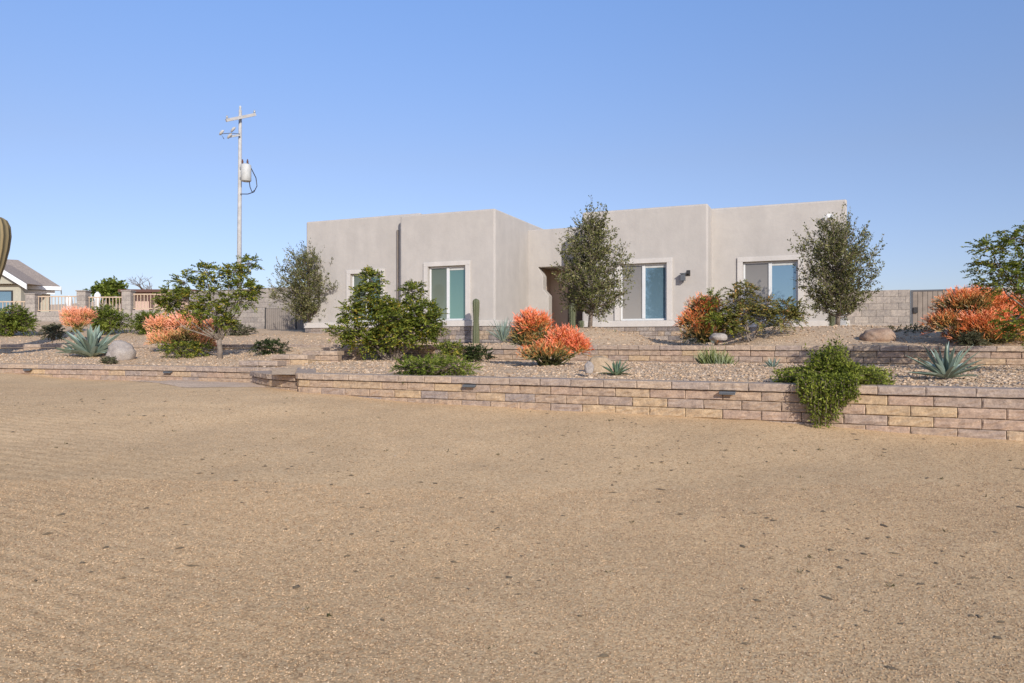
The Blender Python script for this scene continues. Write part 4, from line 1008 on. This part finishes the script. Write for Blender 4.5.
for i in range(120):      # hanging strands
    px1 = 827 + r.uniform(-1, 1) * 29; depth = 428 - ((px1 - 824) / 24) ** 2 * 26; py1 = r.uniform(395, max(400, depth)); out = r.uniform(.04, .16)
    p0 = W(px1 + r.normal()*5, 376, Ylow(px1) + .15); c = W(px1, 377, Ylow(px1) - out - .06) + [0, 0, .04]; p1 = W(px1 + r.normal()*2, py1, Ylow(px1) - out); paths.append((p0, c, p1))
for p0, c, p1 in paths:
    t = np.linspace(0, 1, 7)[:, None]; pts = (1-t)**2 * p0 + 2*t*(1-t)*c + t*t*p1; wd.tube(pts, np.linspace(.006, .002, 7), 3, cap=False)
    L = np.linalg.norm(p1 - p0); m = int(L * 120) + 12; q = r.uniform(.12, 1.02, m)[:, None]; P = (1-q)**2 * p0 + 2*q*(1-q)*c + q*q*p1 + r.normal(size=(m,3)) * .012
    D = unit(unit(p1 - p0) * .5 + r.normal(size=(m,3))); lf.quads(leaf_quads(P, D, r.uniform(.024, .048, m), r.uniform(.010, .019, m), r=r))
wd.build('stem', M['twig'], root); lf.build('foliage', M['trail'], root)

# thin dry stalks by the window
mb = MB(); r = np.random.default_rng(5); b = W(446, 352, 13.3)
for i in range(7):
    p = b + [r.normal()*.04, r.normal()*.04, 0]; h = r.uniform(.25, .62); mb.tube([p, p + [r.normal()*.04, 0, h*.5], p + [r.normal()*.07, 0, h]], [.006, .005, .003], 4)
solo(mb, 'dry_stalk', M['twig'], 'thin dry upright stalks below the left green window', 'plant', base=b)

# far trees
def far_tree(px, py, Y, clumps, mat, label, seed): return clump_shrub('background_tree', px, py, Y, clumps, mat, label, 'tree', None, seed, .22, .55, 1., 'bark', .12, E+.6, .5)
far_tree(107, 320, 52, [(100, 291, 7, 5, 0), (107, 288, 8, 5, 0), (115, 286, 6, 5, 0), (121, 291, 5, 5, 0), (108, 294, 14, 5, 0)], 'green', 'dark green tree beyond the neighbour fence left of the shed', 91)
for px, t, sd, lab in ((145, 264, 3, 'tall bare winter tree behind the shed roof'), (153.5, 272, 4, 'shorter bare winter tree behind the shed roof at its right')):
    r = np.random.default_rng(sd); Y = 55.; b = W(px, 312, Y); mb = MB(); H = (312 - t) / F * Y
    def grow(p, d, L, rad, lv):
        e = p + d * L; mb.tube([p, (p+e)/2 + r.normal(size=3)*L*.05, e], [rad, rad*.8, rad*.6], 4)
        if lv == 0: return
        for _ in range(3): grow(p + d*L*r.uniform(.55, 1), unit(d + r.normal(size=3)*.42 + [0,0,.15]), L*r.uniform(.5, .72), rad*.55, lv-1)
    grow(b, np.array([0, 0, 1.]), H*.45, .07, 4)
    solo(mb, 'bare_tree', M['twig'], lab, 'tree', 'bare trees beyond the fence', base=b)

# ------------------------------------------------------------------ loose gravel, debris, weeds (nobody could count them)
def stones(name, n, sample, smin, smax, mat, seed):
    r = np.random.default_rng(seed); P = sample(r, n); n = len(P)
    ph = (1 + 5 ** .5) / 2
    ico = unit(np.array([(-1,ph,0),(1,ph,0),(-1,-ph,0),(1,-ph,0),(0,-1,ph),(0,1,ph),(0,-1,-ph),(0,1,-ph),(ph,0,-1),(ph,0,1),(-ph,0,-1),(-ph,0,1)], float))
    fc = np.array([(0,11,5),(0,5,1),(0,1,7),(0,7,10),(0,10,11),(1,5,9),(5,11,4),(11,10,2),(10,7,6),(7,1,8),(3,9,4),(3,4,2),(3,2,6),(3,6,8),(3,8,9),(4,9,5),(2,4,11),(6,2,10),(8,6,7),(9,8,1)])
    s = (smin + (smax - smin) * r.random(n) ** 2.2)[:, None, None]
    V = ico[None] * (1 + .28 * r.normal(size=(n, 12, 1))) * s * (np.array([1, 1, .62]) * r.uniform(.7, 1.3, (n, 1, 3)))
    V[..., 2] += s[..., 0] * .25
    V = V + P[:, None, :]
    return stuff_mesh(name, V.reshape(-1, 3), (fc[None] + (np.arange(n) * 12)[:, None, None]).reshape(-1, 3), mat)
def stuff_mesh(name, V, Fs, mat):
    me = bpy.data.meshes.new(name); me.vertices.add(len(V)); me.vertices.foreach_set('co', V.astype(np.float32).ravel())
    me.loops.add(Fs.size); me.loops.foreach_set('vertex_index', Fs.astype(np.int32).ravel()); me.polygons.add(len(Fs))
    me.polygons.foreach_set('loop_start', np.arange(len(Fs), dtype=np.int32) * 3); me.polygons.foreach_set('loop_total', np.full(len(Fs), 3, np.int32)); me.polygons.foreach_set('use_smooth', np.zeros(len(Fs), bool))
    me.update(calc_edges=True); me.materials.append(mat); o = bpy.data.objects.new(name, me); C.objects.link(o); return tag(o, kind='stuff')
def grains(name, P, smin, smax, mat, seed, flat=.7, long=1.):
    """eight faced grains"""
    r = np.random.default_rng(seed + 5000); n = len(P); oc = np.array([(1,0,0),(0,1,0),(-1,0,0),(0,-1,0),(0,0,1),(0,0,-1)], float)
    fc = np.array([(0,1,4),(1,2,4),(2,3,4),(3,0,4),(1,0,5),(2,1,5),(3,2,5),(0,3,5)])
    s_ = (smin + (smax - smin) * r.random(n) ** 1.8)[:, None, None]; an = r.uniform(0, 6.28, n); ca, sa = np.cos(an)[:, None], np.sin(an)[:, None]
    V = oc[None] * (1 + .3 * r.normal(size=(n, 6, 1))) * np.array([long, 1, flat]); x, y = V[..., 0].copy(), V[..., 1].copy()
    V[..., 0] = x * ca - y * sa; V[..., 1] = x * sa + y * ca; V = V * s_; V[..., 2] += s_[..., 0] * flat * .3
    return stuff_mesh(name, (V + P[:, None]).reshape(-1, 3), (fc[None] + (np.arange(n) * 6)[:, None, None]).reshape(-1, 3), mat)
def samp(p0, p1, Yf_, Yb_, z, pw=1.):
    def s(r, n):
        p = r.uniform(p0, p1, n); t = r.random(n) ** pw; out = []
        for a, q in zip(p, t):
            ya, yb = Yf_(a), Yb_(a); Y = ya + (yb - ya) * q; x, y = XY(a, Y); out.append((x, y, z(x, y)))
        return np.array(out)
    return s
tag(stones('loose_gravel', 15000, samp(300, 1100, lambda p: Ylow(p) + .2, lambda p: Yup(p) - .05, lowbed_z, .9), .007, .026, M['pebble'], 101), 'loose tan gravel stones over the middle bed', 'gravel')
tag(stones('loose_gravel', 4500, samp(-30, 300, lambda p: Yleft(p) + .25, lambda p: Yup(p) - .1, leftbed_z), .008, .026, M['pebble'], 102), 'loose tan gravel stones over the left bed', 'gravel')
tag(stones('loose_gravel', 9000, samp(-30, 1060, lambda p: Yup(p) + .3, lambda p: Yup(p) + 6, upbed_z), .010, .028, M['pebble'], 103), 'loose tan gravel stones over the upper terrace', 'gravel')
# vectorised lookup of the ground height for the grit
def gz_at(x, y):
    gxa, gya = np.array(gx), np.array(gy); i = np.clip(np.searchsorted(gxa, x) - 1, 0, len(gxa) - 2); j = np.clip(np.searchsorted(gya, y) - 1, 0, len(gya) - 2)
    u, v = (x - gxa[i]) / (gxa[i+1] - gxa[i]), (y - gya[j]) / (gya[j+1] - gya[j])
    return GZ[i, j]*(1-u)*(1-v) + GZ[i+1, j]*u*(1-v) + GZ[i, j+1]*(1-u)*v + GZ[i+1, j+1]*u*v
YL = np.array([min(Ylow(p), Yleft(p) if p < 297 else 99) - .12 for p in range(-100, 1140)])
def yard(n, seed, y0, y1, pw):
    r = np.random.default_rng(seed); p = r.uniform(-80, 1110, n); yb = np.minimum(YL[(p + 100).astype(int)], y1); Y = y0 + (yb - y0) * r.random(n) ** pw; x = (p - 512) / F * Y
    return np.c_[x, Y, gz_at(x, Y)]
tag(grains('grit', np.vstack([yard(150000, 104, 2.4, 5.4, .85), yard(90000, 114, 3.8, 99, .7)]), .0018, .0054, M['grit'], 104), 'loose grit scattered over the bare foreground yard', 'gravel')
# clusters of plant litter, denser below the walls
r = np.random.default_rng(12); base = yard(1700, 105, 2.6, 99, .75); keep = np.array([noise.noise(Vector((p[0] * .55, p[1] * .55, 4.2))) + r.normal() * .22 > .12 for p in base])
tag(grains('litter', base[keep], .004, .019, M['debris'], 105, .4, 1.6), 'dark bits of plant litter strewn over the bare yard', 'litter')
tag(grains('litter', np.vstack([yard(40, 106, 2.6, 99, .6) + np.r_[.0, .0, .0]]), .004, .013, M['pebble'], 107, .6, 1.2), 'pale stones lying about the bare yard', 'stones')
r = np.random.default_rng(9); mb = MB(); S = samp(0, 1024, lambda p: 2.8, lambda p: min(Ylow(p), Yleft(p) if p < 297 else 99) - .3, ground_z, .8)(r, 70)
for p in S:
    m = r.integers(6, 14); s_ = r.uniform(.010, .026); P = np.tile(p, (m, 1)) + r.normal(size=(m, 3)) * [s_*.5, s_*.5, 0]; D = unit(r.normal(size=(m, 3)) + [0, 0, .7]); mb.quads(leaf_quads(P, D, s_ * r.uniform(.6, 1.3, m), s_ * .3, r=r))
o = mb.build('ground_weeds', M['weed']); tag(o, 'tiny weeds dotted over the bare foreground yard', 'weeds', kind='stuff')

# ------------------------------------------------------------------ light, sky, camera
el = R(25); sv = np.array([.37, -1.05]); sv /= np.linalg.norm(sv)
sun_dir = Vector((sv[0] * math.cos(el), sv[1] * math.cos(el), math.sin(el)))
ld = bpy.data.lights.new('sun', 'SUN'); ld.energy = 4.2; ld.angle = R(.5); ld.color = (1, .945, .87)
lo = bpy.data.objects.new('sun', ld); C.objects.link(lo); lo.rotation_euler = sun_dir.to_track_quat('Z', 'Y').to_euler(); lo.location = (5, -20, 15)
w = bpy.data.worlds.new('World'); scene.world = w; w.use_nodes = True; nt = w.node_tree
sky = nt.nodes.new('ShaderNodeTexSky'); sky.sky_type = 'NISHITA'; sky.sun_disc = False; sky.sun_elevation = el; sky.sun_rotation = math.atan2(sv[0], sv[1])
sky.altitude = 400; sky.air_density = 1.0; sky.dust_density = .6; sky.ozone_density = 1.5
tint = nt.nodes.new('ShaderNodeMix'); tint.data_type = 'RGBA'; tint.blend_type = 'MULTIPLY'; tint.inputs[0].default_value = 1; 
tc = nt.nodes.new('ShaderNodeTexCoord'); sx = nt.nodes.new('ShaderNodeSeparateXYZ'); nt.links.new(tc.outputs['Generated'], sx.inputs[0])
rp = ramp(nt, [(0, (.67,.675,.92)), (.24, (1.05,.985,1.12)), (.43, (1.22,1.32,1.6)), (1, (1.2,1.25,1.4))]); nt.links.new(sx.outputs[2], rp.inputs[0]); nt.links.new(rp.outputs[0], tint.inputs[7])
nt.links.new(sky.outputs[0], tint.inputs[6]); nt.links.new(tint.outputs[2], nt.nodes['Background'].inputs[0]); nt.nodes['Background'].inputs[1].default_value = .13
cam = bpy.data.cameras.new('camera'); co = bpy.data.objects.new('camera', cam); C.objects.link(co)
cam.sensor_width = 36; cam.lens = F * 36 / 1024; cam.clip_end = 5000; cam.clip_start = .05
co.location = (0, 0, E); co.rotation_euler = (R(90), 0, 0); scene.camera = co
scene.view_settings.view_transform = 'Standard'; scene.view_settings.look = 'None'; scene.view_settings.exposure = 0
scene.cycles.max_bounces = 6
